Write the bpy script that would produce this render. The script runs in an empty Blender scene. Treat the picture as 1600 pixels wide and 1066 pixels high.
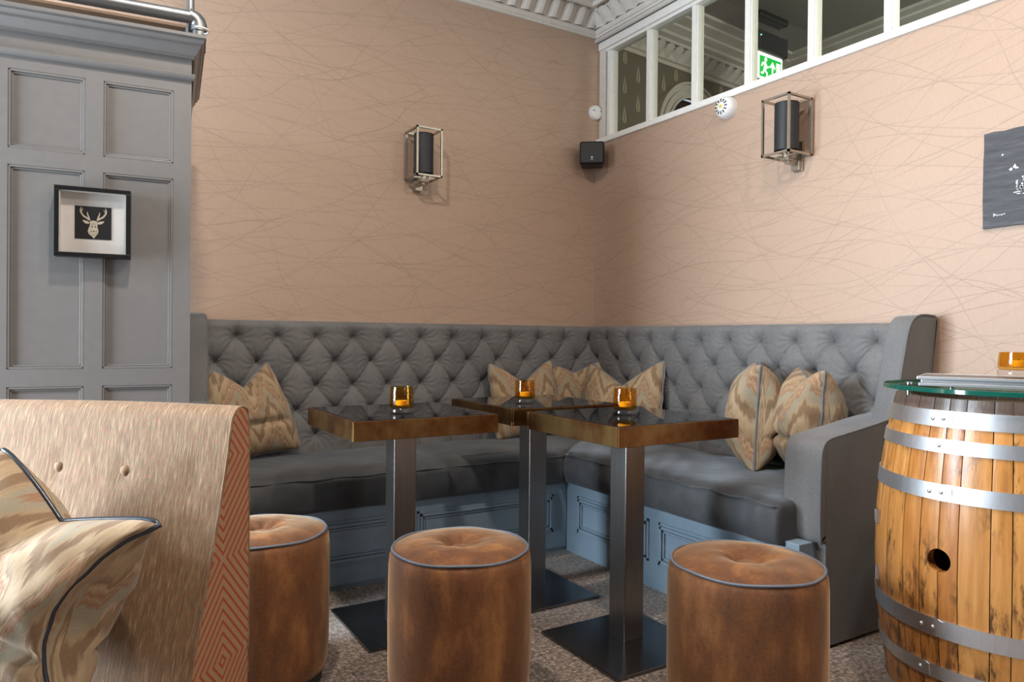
import bpy, bmesh, math, random
import numpy as np
from mathutils import Vector, Matrix, Euler

S = bpy.context.scene
COL = S.collection
PI = math.pi
R = math.radians
random.seed(7)

# ------------------------------------------------------------------ camera
F_PX, YAW, PITCH, ROLL = 1123.2, R(31.174), R(-.3137), R(.5258)
cd = bpy.data.cameras.new('camera')
cd.sensor_fit = 'HORIZONTAL'; cd.sensor_width = 36; cd.lens = 36 * F_PX / 1600
cd.clip_start = .05; cd.clip_end = 100
cam = bpy.data.objects.new('camera', cd); COL.objects.link(cam)
fw = Vector((math.sin(YAW) * math.cos(PITCH), math.cos(YAW) * math.cos(PITCH), math.sin(PITCH)))
r0 = Vector((math.cos(YAW), -math.sin(YAW), 0)); u0 = r0.cross(fw)
rt = r0 * math.cos(ROLL) + u0 * math.sin(ROLL); up = u0 * math.cos(ROLL) - r0 * math.sin(ROLL)
M = Matrix((rt, up, -fw)).transposed().to_4x4(); M.translation = Vector((-2.6724, -3.465, 1.02))
cam.matrix_world = M
S.camera = cam

# ------------------------------------------------------------------ world, daylight, exposure
wd = bpy.data.worlds.new('world'); S.world = wd; wd.use_nodes = True
wd.node_tree.nodes['Background'].inputs[0].default_value = (.72, .84, 1, 1)
wd.node_tree.nodes['Background'].inputs[1].default_value = .6

def area(name, loc, target, w, h, energy, col):
    l = bpy.data.lights.new(name, 'AREA'); l.shape = 'RECTANGLE'; l.size = w; l.size_y = h
    l.energy = energy; l.color = col
    o = bpy.data.objects.new(name, l); COL.objects.link(o); o.location = loc
    d = Vector(target) - Vector(loc); o.rotation_euler = d.to_track_quat('-Z', 'Y').to_euler()
    return o
# daylight in the unseen windows: one in the rear wall, near the right wall, one in the west wall
area('daylight_rear', (-.95, -6.05, 1.9), (-.95, 0, 1.75), 1.5, 1.7, 15, (1, .95, .9))
area('daylight_west', (-4.9, -.93, 1.15), (0, -1.6, .6), 1.3, 2.0, 265, (.76, .89, 1))
# ceiling downlights of the room (out of view)
def downlight(loc, energy, size=.14, col=(1, .88, .77)):
    l = bpy.data.lights.new('downlight', 'AREA'); l.shape = 'DISK'; l.size = size; l.energy = energy; l.color = col
    o = bpy.data.objects.new('downlight', l); COL.objects.link(o); o.location = loc
for p, e in (((-.6, -2.1, 3.05), 2.0), ((-1.35, -3.0, 3.05), 24), ((-2.45, -2.0, 3.05), 32)):
    downlight(p, e)
S.view_settings.view_transform = 'Standard'; S.view_settings.look = 'None'
S.view_settings.gamma = 1; S.view_settings.use_curve_mapping = False
S.view_settings.exposure = 0.56

# ------------------------------------------------------------------ material helpers
def lin(c):
    return tuple(((v / 255) / 12.92 if v / 255 <= .04045 else ((v / 255 + .055) / 1.055) ** 2.4) for v in c) + (1,)

class NT:
    def __init__(s, name):
        s.m = bpy.data.materials.new(name); s.m.use_nodes = True
        s.t = s.m.node_tree; s.n = s.t.nodes; s.l = s.t.links
        s.b = s.n['Principled BSDF']; s.out = s.n['Material Output']
    def node(s, typ, **kw):
        n = s.n.new(typ)
        for k, v in kw.items():
            if k.startswith('in_'): n.inputs[k[3:].replace('_', ' ')].default_value = v
            else: setattr(n, k, v)
        return n
    def link(s, a, b): s.l.new(a, b)
    def coord(s, which='Object'):
        return s.node('ShaderNodeTexCoord').outputs[which]
    def mapping(s, vec, scale=(1, 1, 1), rot=(0, 0, 0), loc=(0, 0, 0)):
        n = s.node('ShaderNodeMapping'); s.link(vec, n.inputs[0])
        n.inputs['Scale'].default_value = scale; n.inputs['Rotation'].default_value = rot; n.inputs['Location'].default_value = loc
        return n.outputs[0]
    def noise(s, vec, scale, detail=4, rough=.55, out=0):
        n = s.node('ShaderNodeTexNoise'); s.link(vec, n.inputs['Vector'])
        n.inputs['Scale'].default_value = scale; n.inputs['Detail'].default_value = detail; n.inputs['Roughness'].default_value = rough
        return n.outputs[out]
    def ramp(s, fac, stops, interp='LINEAR'):
        n = s.node('ShaderNodeValToRGB'); s.link(fac, n.inputs[0]); cr = n.color_ramp; cr.interpolation = interp
        while len(cr.elements) < len(stops): cr.elements.new(.5)
        for e, (p, c) in zip(cr.elements, stops):
            e.position = p; e.color = c if len(c) == 4 else tuple(c) + (1,)
        return n.outputs[0]
    def math(s, op, a, b=None, c=None, clamp=False):
        n = s.node('ShaderNodeMath', operation=op, use_clamp=clamp)
        for i, v in enumerate((a, b, c)):
            if v is None: continue
            if isinstance(v, (int, float)): n.inputs[i].default_value = v
            else: s.link(v, n.inputs[i])
        return n.outputs[0]
    def mix(s, fac, a, b, blend='MIX'):
        n = s.node('ShaderNodeMix', data_type='RGBA', blend_type=blend)
        for i, v in ((0, fac), (6, a), (7, b)):
            if isinstance(v, (int, float)): n.inputs[i].default_value = v
            elif isinstance(v, tuple): n.inputs[i].default_value = v
            else: s.link(v, n.inputs[i])
        return n.outputs[2]
    def sep(s, vec):
        n = s.node('ShaderNodeSeparateXYZ'); s.link(vec, n.inputs[0]); return n.outputs
    def comb(s, x, y, z):
        n = s.node('ShaderNodeCombineXYZ')
        for i, v in enumerate((x, y, z)):
            if isinstance(v, (int, float)): n.inputs[i].default_value = v
            else: s.link(v, n.inputs[i])
        return n.outputs[0]
    def bump(s, h, strength=.3, dist=.01):
        n = s.node('ShaderNodeBump'); n.inputs['Strength'].default_value = strength; n.inputs['Distance'].default_value = dist
        s.link(h, n.inputs['Height']); s.link(n.outputs[0], s.b.inputs['Normal'])
    def set(s, **kw):
        for k, v in kw.items():
            k = k.replace('_', ' ')
            if k in s.b.inputs: s.b.inputs[k].default_value = v
        return s
    def col(s, c): s.link(c, s.b.inputs['Base Color'])

MAT = {}
def plain(name, rgb, rough=.5, metal=0, **kw):
    t = NT(name); t.set(Base_Color=lin(rgb), Roughness=rough, Metallic=metal, **kw)
    n = t.noise(t.coord(), 35, 3); t.col(t.mix(.12, lin(rgb), t.ramp(n, [(.3, tuple(.6 * v for v in lin(rgb)[:3])), (.7, tuple(min(1, 1.3 * v) for v in lin(rgb)[:3]))])))
    MAT[name] = t.m; return t

def m_wallpaper():
    t = NT('wallpaper'); g = t.node('ShaderNodeNewGeometry'); p = t.sep(g.outputs['Position'])
    u = t.math('SUBTRACT', p[0], p[1]); v = p[2]
    base = t.comb(u, v, 0)
    lines = None
    rnd = random.Random(3)
    for i, (ang, per, amp) in enumerate([(9, .13, .13), (-15, .14, .15), (27, .19, .13), (-31, .2, .14), (3, .12, .17), (-5, .17, .19), (52, .5, .1), (-60, .55, .1), (16, .21, .2)]):
        n = t.noise(t.mapping(base, scale=(.9, 1.6, 1), loc=(i * 3.7, i * 1.3, i)), 1.1, 1.5, .5)
        a = R(ang)
        d = t.math('ADD', t.math('MULTIPLY', u, -math.sin(a)), t.math('MULTIPLY', v, math.cos(a)))
        d = t.math('ADD', d, t.math('MULTIPLY', n, amp * 2.2))
        f = t.math('FRACT', t.math('DIVIDE', d, per))
        f = t.math('ABSOLUTE', t.math('SUBTRACT', f, .5))
        f = t.math('MULTIPLY', f, per)
        ln = t.math('SUBTRACT', 1, t.math('DIVIDE', f, .00135), clamp=True)
        lines = ln if lines is None else t.math('MAXIMUM', lines, ln)
    lines = t.math('POWER', lines, .6)
    br = t.noise(t.mapping(base, scale=(3, 3, 3)), 1.5, 3)
    lines = t.math('MULTIPLY', lines, t.ramp(br, [(.3, (.35, .35, .35)), (.6, (1, 1, 1))]))
    weave = t.noise(t.mapping(base, scale=(260, 40, 1)), 1, 2)
    blot = t.noise(t.mapping(base, scale=(60, 14, 1)), 1, 3)
    c = t.mix(weave, lin((170, 143, 124)), lin((184, 157, 137)))
    c = t.mix(t.math('MULTIPLY', blot, .35), c, lin((162, 134, 114)))
    c = t.mix(t.math('MULTIPLY', lines, .45), c, lin((92, 78, 68)))
    t.col(c); t.set(Roughness=.55); t.bump(t.math('ADD', weave, t.math('MULTIPLY', lines, -1.0)), .12, .002)
    MAT['wallpaper'] = t.m
m_wallpaper()

def m_carpet():
    t = NT('carpet'); g = t.node('ShaderNodeNewGeometry').outputs['Position']
    n1 = t.noise(t.mapping(g, scale=(1, 1, 1)), 70, 4, .75); n2 = t.noise(g, 9, 3)
    def threads(sc, rot, off):
        v = t.mapping(g, scale=sc, rot=(0, 0, rot), loc=off)
        return t.noise(v, 1, 2, .6)
    a = threads((16, 130, 1), R(31), (0, 0, 0)); b = threads((130, 16, 1), R(31), (5, 2, 0))
    k = t.math('MAXIMUM', t.ramp(a, [(.6, (0, 0, 0)), (.68, (1, 1, 1))]), t.ramp(b, [(.6, (0, 0, 0)), (.68, (1, 1, 1))]))
    c = t.ramp(n1, [(.34, lin((48, 40, 36))), (.5, lin((122, 108, 98))), (.66, lin((194, 180, 168)))])
    c = t.mix(t.math('MULTIPLY', n2, .4), c, lin((112, 92, 74)))
    c = t.mix(t.math('MULTIPLY', k, .8), c, lin((38, 31, 30)))
    t.col(c); t.set(Roughness=.95, Sheen_Weight=.2); t.bump(n1, .5, .006); MAT['carpet'] = t.m
m_carpet()

def m_velvet(name, dark, mid, light, sheen=.6, sheen_t=(1, 1, 1, 1), sc=8, streak=(1, 1, .25), fine=220):
    t = NT(name); o = t.coord()
    n = t.noise(t.mapping(o, scale=streak), sc, 5, .6); f = t.noise(o, fine, 2, .6)
    c = t.ramp(n, [(.28, lin(dark)), (.52, lin(mid)), (.75, lin(light))])
    c = t.mix(.35, c, t.ramp(f, [(.3, tuple(.55 * v for v in lin(mid)[:3])), (.7, tuple(min(1, 1.5 * v) for v in lin(mid)[:3]))]))
    t.col(c); t.set(Roughness=.75, Sheen_Weight=sheen, Sheen_Roughness=.35, Sheen_Tint=sheen_t)
    t.bump(f, .15, .002); MAT[name] = t.m
m_velvet('grey_velvet', (88, 88, 88), (105, 104, 104), (119, 118, 118), .3, (.85, .92, 1, 1), 6, (1, 1, .3), 260)
m_velvet('seat_velvet', (40, 41, 43), (64, 65, 67), (98, 98, 98), .7, (.8, .9, 1, 1), 5, (1, 1, .6), 260)
m_velvet('brown_velvet', (50, 27, 10), (104, 61, 26), (172, 116, 62), .45, (1, .76, .5, 1), 11, (1, 1, .4), 130)
plain('piping_grey', (96, 104, 116), .45)
plain('piping_navy', (40, 45, 56), .3)
plain('button_grey', (80, 79, 79), .7)

def m_flame():
    t = NT('flame_stitch'); uv = t.coord('UV'); p = t.sep(uv)
    w = t.noise(t.mapping(uv, scale=(2.2, 1.2, 1)), 2, 3, .6)
    x = t.math('ADD', p[0], t.math('MULTIPLY', t.math('SUBTRACT', w, .5), .12))
    zig = t.math('PINGPONG', t.math('MULTIPLY', x, 2.6), .5)
    jag = t.noise(t.mapping(uv, scale=(42, 3.0, 1)), 1, 2, .7)
    jag2 = t.math('PINGPONG', t.math('MULTIPLY', p[0], 17), .5)
    d = t.math('ADD', p[1], t.math('MULTIPLY', zig, .85))
    d = t.math('ADD', d, t.math('MULTIPLY', t.math('SUBTRACT', jag, .5), .22))
    d = t.math('ADD', d, t.math('MULTIPLY', jag2, .07))
    f = t.math('FRACT', t.math('MULTIPLY', d, 1.55))
    A, B, Cc, D, E_ = lin((160, 136, 104)), lin((114, 86, 60)), lin((142, 136, 116)), lin((140, 90, 64)), lin((176, 154, 122))
    c = t.ramp(f, [(0, A), (.12, E_), (.2, B), (.33, B), (.38, A), (.48, Cc), (.6, Cc), (.64, D), (.7, A), (.74, D), (.80, E_), (.84, B), (.94, A), (1, A)])
    f2 = t.noise(t.mapping(uv, scale=(220, 120, 1)), 1, 2)
    c = t.mix(.3, c, t.mix(f2, lin((92, 70, 50)), lin((180, 156, 124))))
    t.col(c); t.set(Roughness=.85, Sheen_Weight=.15, Sheen_Tint=(.9, .95, 1, 1)); t.bump(f2, .3, .002); MAT['flame_stitch'] = t.m
m_flame()

def m_chair():
    t = NT('slub_weave'); o = t.coord()
    n = t.noise(t.mapping(o, scale=(300, 60, 26)), 1, 3, .6); f = t.noise(t.mapping(o, scale=(420, 420, 120)), 1, 2)
    c = t.ramp(n, [(.25, lin((94, 66, 41))), (.45, lin((112, 86, 58))), (.58, lin((128, 102, 72))), (.75, lin((164, 140, 110)))])
    c = t.mix(t.ramp(f, [(.6, (0, 0, 0)), (.72, (1, 1, 1))]), c, lin((170, 84, 60)))
    t.col(c); t.set(Roughness=.8, Sheen_Weight=.1); t.bump(n, .3, .003); MAT['slub_weave'] = t.m
    t = NT('chevron_weave'); p = t.sep(t.coord())
    tri = t.math('ABSOLUTE', t.math('ADD', p[1], .03))
    zz = t.math('PINGPONG', t.math('ADD', p[2], .07), .21)
    d = t.math('ADD', zz, t.math('MULTIPLY', tri, 1.15))
    f = t.math('ABSOLUTE', t.math('SUBTRACT', t.math('FRACT', t.math('DIVIDE', d, .0235)), .5))
    k = t.ramp(f, [(.13, (1, 1, 1)), (.2, (0, 0, 0))])
    nz = t.noise(t.coord(), 300, 2)
    c = t.mix(nz, lin((136, 104, 74)), lin((158, 124, 92)))
    c = t.mix(k, c, lin((146, 58, 34))); t.col(c); t.set(Roughness=.85); t.bump(nz, .2, .002); MAT['chevron_weave'] = t.m
m_chair()

def m_metal(name, rgb, rough, streak=(1, 1, 30), amt=.35, tint=None, sc=6):
    t = NT(name); o = t.coord()
    n = t.noise(t.mapping(o, scale=streak), sc, 4, .6)
    c = t.mix(n, tuple(v * (1 - amt) for v in lin(rgb)[:3]) + (1,), tuple(min(1, v * (1 + amt)) for v in lin(rgb)[:3]) + (1,))
    if tint:
        b = t.noise(o, 7, 4, .6); c = t.mix(t.ramp(b, [(.42, (0, 0, 0)), (.62, (1, 1, 1))]), c, lin(tint))
    t.col(c); t.set(Metallic=1, Roughness=rough); t.bump(n, .05, .002); MAT[name] = t.m
m_metal('steel_post', (142, 138, 136), .32, (60, 60, 1))
m_metal('steel_plate', (118, 118, 121), .22, (1, 1, 1))
m_metal('antique_brass', (122, 94, 58), .36, (8, 8, 1), .3, (98, 60, 36))
m_metal('galvanised', (214, 217, 222), .42, (14, 14, 4), .14)
m_metal('nickel', (176, 168, 156), .32, (1, 1, 4), .15)
m_metal('chrome', (215, 216, 220), .1, (1, 1, 1), .05)
m_metal('pipe_metal', (138, 140, 142), .42, (1, 1, 1), .2)
plain('black_glass', (6, 6, 7), .02, 0, Specular_IOR_Level=.85)
plain('grey_paint', (108, 106, 105), .42)
plain('plinth_paint', (128, 146, 160), .4)  # mixed bluer so the colour carries the cool daylight
plain('pipe_shadow_brown', (120, 96, 76), .6)  # shadow tone of the lower pipe put into its colour
plain('white_paint', (226, 224, 219), .4)
plain('plaster', (206, 200, 192), .75)
plain('ceiling_paint', (150, 147, 142), .8)
plain('room_paint', (90, 79, 72), .8)
plain('black_plastic', (13, 13, 15), .5)
plain('black_shade', (30, 32, 35), .55)
plain('black_wood', (12, 11, 12), .35)
plain('dark_base', (32, 22, 18), .5)
plain('mat_board', (212, 212, 208), .85)
plain('print_black', (20, 22, 26), .8)
plain('print_stag', (198, 190, 170), .8)
plain('chalk', (206, 210, 208), .9)
plain('white_plastic', (232, 232, 232), .35)
plain('yellow_plastic', (214, 190, 40), .4)
plain('slot_dark', (48, 48, 50), .7)
plain('wax', (236, 208, 120), .5)
plain('wick', (40, 32, 26), .8)
plain('infill_dark', (34, 22, 18), .5)
plain('grey_board', (112, 106, 104), .5)
plain('sign_white', (244, 250, 240), .5)
plain('wire', (160, 165, 168), .35, 1)

def m_slate():
    t = NT('slate'); o = t.coord(); n = t.noise(t.mapping(o, scale=(1, 1, 9)), 7, 5, .65)
    t.col(t.ramp(n, [(.3, lin((44, 45, 49))), (.55, lin((66, 66, 70))), (.8, lin((88, 88, 92)))])); t.set(Roughness=.6); t.bump(n, .6, .008); MAT['slate'] = t.m
m_slate()

def m_clear(name, rgb, gloss=.06, tint_edge=None):
    t = NT(name); t.n.remove(t.b)
    tr = t.node('ShaderNodeBsdfTransparent'); tr.inputs[0].default_value = rgb
    gl = t.node('ShaderNodeBsdfGlossy'); gl.inputs['Roughness'].default_value = .02
    fr = t.node('ShaderNodeFresnel'); fr.inputs[0].default_value = 1.5
    bf = t.node('ShaderNodeNewGeometry').outputs['Backfacing']
    mx = t.node('ShaderNodeMixShader'); t.link(t.math('MULTIPLY', fr.outputs[0], t.math('SUBTRACT', 1, bf)), mx.inputs[0]); t.link(tr.outputs[0], mx.inputs[1]); t.link(gl.outputs[0], mx.inputs[2])
    t.link(mx.outputs[0], t.out.inputs[0]); MAT[name] = t.m
m_clear('pane_glass', (.88, .91, .87, 1))
m_clear('window_glass', (.97, .98, .98, 1))
m_clear('amber_glass', (.92, .74, .36, 1))
m_clear('clear_glass', (.93, .92, .92, 1))
m_clear('green_glass', (.86, .95, .92, 1))
t = NT('green_edge'); t.set(Base_Color=lin((16, 92, 78)), Roughness=.08, Specular_IOR_Level=.8, Transmission_Weight=.25); MAT['green_edge'] = t.m
def m_emit(name, rgb, st):
    t = NT(name); t.set(Base_Color=lin(rgb), Emission_Color=lin(rgb), Emission_Strength=st); MAT[name] = t.m
m_emit('sign_green', (0, 168, 60), .8)
m_emit('sign_lit_white', (250, 255, 245), 1.0)
m_emit('led_green', (90, 255, 190), 3)

def m_barrel():
    t = NT('oak_stave'); o = t.coord('Object'); inf = t.node('ShaderNodeObjectInfo')
    off = t.node('ShaderNodeVectorMath', operation='ADD'); t.link(o, off.inputs[0])
    sc = t.node('ShaderNodeVectorMath', operation='SCALE'); t.link(t.comb(inf.outputs['Random'], inf.outputs['Random'], inf.outputs['Random']), sc.inputs[0]); sc.inputs['Scale'].default_value = 13
    t.link(sc.outputs[0], off.inputs[1]); v = off.outputs[0]
    g = t.noise(t.mapping(v, scale=(45, 45, 3)), 1, 5, .6); f = t.noise(t.mapping(v, scale=(160, 160, 8)), 1, 3, .6)
    big = t.noise(t.mapping(v, scale=(7, 7, 3)), 1, 3, .6)
    c = t.ramp(g, [(.25, lin((128, 76, 32))), (.5, lin((176, 116, 56))), (.75, lin((206, 152, 88)))])
    c = t.mix(.3, c, t.ramp(inf.outputs['Random'], [(0, lin((176, 108, 48))), (.5, lin((214, 156, 86))), (1, lin((190, 122, 58)))]))
    st = t.noise(t.mapping(v, scale=(30, 30, 9)), 1, 5, .75)
    k = t.math('MULTIPLY', t.ramp(st, [(.5, (0, 0, 0)), (.6, (1, 1, 1))]), t.ramp(big, [(.42, (0, 0, 0)), (.54, (1, 1, 1))]))
    c = t.mix(t.math('MULTIPLY', k, .85), c, lin((44, 28, 18)))
    z = t.sep(o)[2]
    top = t.ramp(t.math('ADD', z, t.math('MULTIPLY', g, .006)), [(.838, (0, 0, 0)), (.846, (1, 1, 1))])
    c = t.mix(top, c, t.mix(g, lin((56, 44, 40)), lin((112, 92, 82))))
    t.col(c); t.set(Roughness=.38, Coat_Weight=.2, Coat_Roughness=.2); t.bump(f, .25, .003); MAT['oak_stave'] = t.m
m_barrel()

def m_drops():
    t = NT('teardrop_wallpaper'); o = t.sep(t.coord()); W_, H_ = .125, .19
    u = t.math('DIVIDE', o[0], W_); col = t.math('FLOOR', u)
    odd = t.math('MULTIPLY', t.math('MODULO', t.math('ABSOLUTE', col), 2), .5)
    v = t.math('ADD', t.math('DIVIDE', o[2], H_), odd)
    fu = t.math('SUBTRACT', t.math('FRACT', u), .5); fv = t.math('FRACT', v)
    tt = t.math('DIVIDE', t.math('SUBTRACT', fv, .14), .66)          # 0 at the bottom of the drop, 1 at its tip
    wdt = t.math('MULTIPLY', t.math('SQRT', t.math('MAXIMUM', tt, 0)), t.math('POWER', t.math('MAXIMUM', t.math('SUBTRACT', 1, tt), 0), 1.6))
    wdt = t.math('MULTIPLY', wdt, .42)
    ins = t.math('LESS_THAN', t.math('ABSOLUTE', fu), wdt)
    core = t.math('LESS_THAN', t.math('ABSOLUTE', fu), t.math('MULTIPLY', wdt, .22))
    c = t.mix(ins, lin((112, 106, 92)), lin((184, 176, 152))); c = t.mix(core, c, lin((70, 64, 56)))
    t.col(c); t.set(Roughness=.7); MAT['teardrop_wallpaper'] = t.m
m_drops()

# ------------------------------------------------------------------ object helpers
ROOT = {}
def tag(o, label=None, cat=None, group=None, kind=None):
    for k, v in (('label', label), ('category', cat), ('group', group), ('kind', kind)):
        if v: o[k] = v
    return o
def thing(name, label, cat, loc=(0, 0, 0), rz=0, group=None):
    o = bpy.data.objects.new(name, None); COL.objects.link(o); o.empty_display_size = .05
    o.location = loc; o.rotation_euler = (0, 0, rz); tag(o, label, cat, group)
    ROOT[o] = Matrix.Translation(loc) @ Matrix.Rotation(rz, 4, 'Z')
    return o
def rootmat(p):
    while p.parent: p = p.parent
    return ROOT.get(p, Matrix.Identity(4))
def mk(name, geo, mat, parent=None, smooth=False, world=False, uv=None, angle=None):
    v, f = geo
    if world and parent is not None:
        mi = rootmat(parent).inverted(); v = [mi @ Vector(p) for p in v]
    me = bpy.data.meshes.new(name); me.from_pydata([tuple(p) for p in v], [], f); me.update()
    if mat: me.materials.append(MAT[mat])
    if smooth:
        me.polygons.foreach_set('use_smooth', [True] * len(me.polygons))
        if angle is not None:
            try: me.set_sharp_from_angle(angle=R(angle))
            except Exception: pass
    if uv is not None:
        l = me.uv_layers.new(name='UVMap')
        for lp in me.loops: l.data[lp.index].uv = uv[lp.vertex_index]
    o = bpy.data.objects.new(name, me); COL.objects.link(o)
    if parent is not None: o.parent = parent
    return o
def single(name, geo, mat, label, cat, group=None, loc=None, **kw):
    v, f = geo
    if loc is not None: v = [(p[0] - loc[0], p[1] - loc[1], p[2] - loc[2]) for p in v]
    o = mk(name, (v, f), mat, **kw)
    if loc is not None: o.location = loc
    return tag(o, label, cat, group)
def struct(name, geo, mat, label=None, **kw):
    return tag(mk(name, geo, mat, **kw), label, None, None, 'structure')
def join(*gs):
    V, F = [], []
    for v, f in gs:
        n = len(V); V += list(v); F += [tuple(i + n for i in q) for q in f]
    return V, F
def xf(geo, m):
    return [m @ Vector(p) for p in geo[0]], geo[1]
def mv(geo, d):
    return [(p[0] + d[0], p[1] + d[1], p[2] + d[2]) for p in geo[0]], geo[1]
def bm_geo(bm):
    bm.verts.index_update()
    r = [v.co.copy() for v in bm.verts], [tuple(v.index for v in f.verts) for f in bm.faces]
    bm.free(); return r
def box(x0, x1, y0, y1, z0, z1, bev=0, seg=2):
    bm = bmesh.new(); bmesh.ops.create_cube(bm, size=1)
    for v in bm.verts: v.co = Vector(((x0 + x1) / 2 + v.co.x * (x1 - x0), (y0 + y1) / 2 + v.co.y * (y1 - y0), (z0 + z1) / 2 + v.co.z * (z1 - z0)))
    if bev: bmesh.ops.bevel(bm, geom=bm.edges[:], offset=bev, segments=seg, profile=.5, affect='EDGES')
    return bm_geo(bm)
def prism(poly, z0, z1):
    n = len(poly); V = [(x, y, z0) for x, y in poly] + [(x, y, z1) for x, y in poly]
    F = [tuple(range(n))[::-1], tuple(range(n, 2 * n))] + [(i, (i + 1) % n, n + (i + 1) % n, n + i) for i in range(n)]
    return V, F
def lathe(prof, n=48, cx=0, cy=0, cap=True):
    V, F = [], []
    for r, z in prof:
        for i in range(n):
            a = 2 * PI * i / n; V.append((cx + r * math.cos(a), cy + r * math.sin(a), z))
    for j in range(len(prof) - 1):
        for i in range(n):
            k = (i + 1) % n; F.append((j * n + i, j * n + k, (j + 1) * n + k, (j + 1) * n + i))
    if cap:
        F.append(tuple(range(n))[::-1]); m = (len(prof) - 1) * n; F.append(tuple(range(m, m + n)))
    return V, F
def tube(path, r, n=8, closed=False, cap=True):
    P = [Vector(p) for p in path]; N = len(P); V, F = [], []
    prev = None
    for i, p in enumerate(P):
        if closed: d = P[(i + 1) % N] - P[i - 1]
        else: d = P[min(i + 1, N - 1)] - P[max(i - 1, 0)]
        d.normalize()
        if prev is None:
            a = Vector((0, 0, 1)) if abs(d.z) < .9 else Vector((1, 0, 0)); x = d.cross(a).normalized()
        else:
            x = (prev - d * prev.dot(d)).normalized()
        prev = x; y = d.cross(x)
        rr = r[i] if isinstance(r, (list, tuple)) else r
        for k in range(n):
            t = 2 * PI * k / n; V.append(p + x * math.cos(t) * rr + y * math.sin(t) * rr)
    for i in range(N if closed else N - 1):
        j = (i + 1) % N
        for k in range(n):
            m = (k + 1) % n; F.append((i * n + k, i * n + m, j * n + m, j * n + k))
    if cap and not closed:
        F.append(tuple(range(n))[::-1]); F.append(tuple(range((N - 1) * n, N * n)))
    return V, F
def rbox(x0, x1, y0, y1, z0, z1, r, nx=10, ny=10, nz=10, fn=None):
    """subdivided rounded box; fn(u,v,w,p)->p shapes it further"""
    bm = bmesh.new(); idx = {}
    def vert(i, j, k):
        if (i, j, k) not in idx:
            u, v, w = i / nx, j / ny, k / nz
            p = Vector((x0 + (x1 - x0) * u, y0 + (y1 - y0) * v, z0 + (z1 - z0) * w))
            q = Vector((min(max(p.x, x0 + r), x1 - r), min(max(p.y, y0 + r), y1 - r), min(max(p.z, z0 + r), z1 - r)))
            d = p - q
            if d.length > 1e-9: p = q + d.normalized() * r
            if fn: p = Vector(fn(u, v, w, p))
            idx[(i, j, k)] = bm.verts.new(p)
        return idx[(i, j, k)]
    def face(a, b, c, d):
        try: bm.faces.new((a, b, c, d))
        except ValueError: pass
    for i in range(nx):
        for j in range(ny):
            for k, fl in ((0, 1), (nz, 0)):
                q = [vert(i, j, k), vert(i + 1, j, k), vert(i + 1, j + 1, k), vert(i, j + 1, k)]; face(*(q[::-1] if fl else q))
    for i in range(nx):
        for k in range(nz):
            for j, fl in ((0, 0), (ny, 1)):
                q = [vert(i, j, k), vert(i + 1, j, k), vert(i + 1, j, k + 1), vert(i, j, k + 1)]; face(*(q[::-1] if fl else q))
    for j in range(ny):
        for k in range(nz):
            for i, fl in ((0, 1), (nx, 0)):
                q = [vert(i, j, k), vert(i, j + 1, k), vert(i, j + 1, k + 1), vert(i, j, k + 1)]; face(*(q[::-1] if fl else q))
    return bm_geo(bm)
def clone(o, parent=None):
    c = o.copy(); COL.objects.link(c)
    if parent is not None: c.parent = parent
    for k in list(o.children): clone(k, c)
    return c
def ptag(o, label): o['label'] = label; return o
def fbm(x, y, s=0):
    return (math.sin(x * 1.7 + s) * math.cos(y * 2.3 - s * 1.3) + .5 * math.sin(x * 4.1 - y * 3.3 + s * 2.1) + .3 * math.cos(x * 8.3 + y * 6.7 + s)) / 1.8

# ------------------------------------------------------------------ room shell
XW, YR, ZC = -5.0, -6.2, 3.12      # west wall, rear wall, ceiling
struct('floor', box(XW - .15, 2.4, YR - .15, 1.0, -.1, 0), 'carpet')
struct('ceiling', box(XW - .15, 2.4, YR - .15, 1.0, ZC, ZC + .12), 'ceiling_paint')
struct('wall_left', box(XW - .15, .12, 0, .14, 0, ZC), 'wallpaper')
wr = struct('wall_right', join(box(0, .12, YR - .15, 0, 0, 2.178), box(0.02, .12, YR - .15, 0, 2.80, ZC), box(.0, .12, YR - .15, -4.5, 2.178, 2.80)), 'wallpaper')
def holed(axis, pos, th, a0, a1, wins, z0, z1):
    gs = []; cur = a0
    def seg(p, q, zz0, zz1):
        if axis == 'x': gs.append(box(pos, pos + th, p, q, zz0, zz1))
        else: gs.append(box(p, q, pos, pos + th, zz0, zz1))
    for (p, q) in wins:
        seg(cur, p, 0, ZC); seg(p, q, 0, z0); seg(p, q, z1, ZC); cur = q
    seg(cur, a1, 0, ZC)
    return join(*gs)
struct('wall_west', holed('x', XW - .15, .15, YR - .15, 0, [(-1.85, -.25)], .15, 2.35), 'room_paint')
struct('wall_rear', holed('y', YR - .15, .15, XW, 0, [(-1.8, -.1)], .9, 2.85), 'room_paint')
def window(n, axis, pos, a0, a1, z0, z1, k):
    w = thing('window_%d' % n, 'white sash window behind the viewer letting daylight in', None); w['kind'] = 'structure'
    def b(p, q, zz0, zz1, d0=-.03, d1=.03):
        return box(pos + d0, pos + d1, p, q, zz0, zz1) if axis == 'x' else box(p, q, pos + d0, pos + d1, zz0, zz1)
    mk('frame', join(b(a0, a0 + .06, z0, z1), b(a1 - .06, a1, z0, z1), b(a0, a1, z0, z0 + .06), b(a0, a1, z1 - .06, z1)), 'white_paint', w)
    for i in range(1, k): mk('glazing_bar', b(a0 + (a1 - a0) * i / k - .018, a0 + (a1 - a0) * i / k + .018, z0, z1), 'white_paint', w)
    for i in range(k): mk('pane', b(a0 + (a1 - a0) * i / k, a0 + (a1 - a0) * (i + 1) / k, z0 + .05, z1 - .05, -.003, .003), 'window_glass', w)
window(1, 'x', XW - .02, -1.85, -.25, .15, 2.35, 2)
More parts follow.
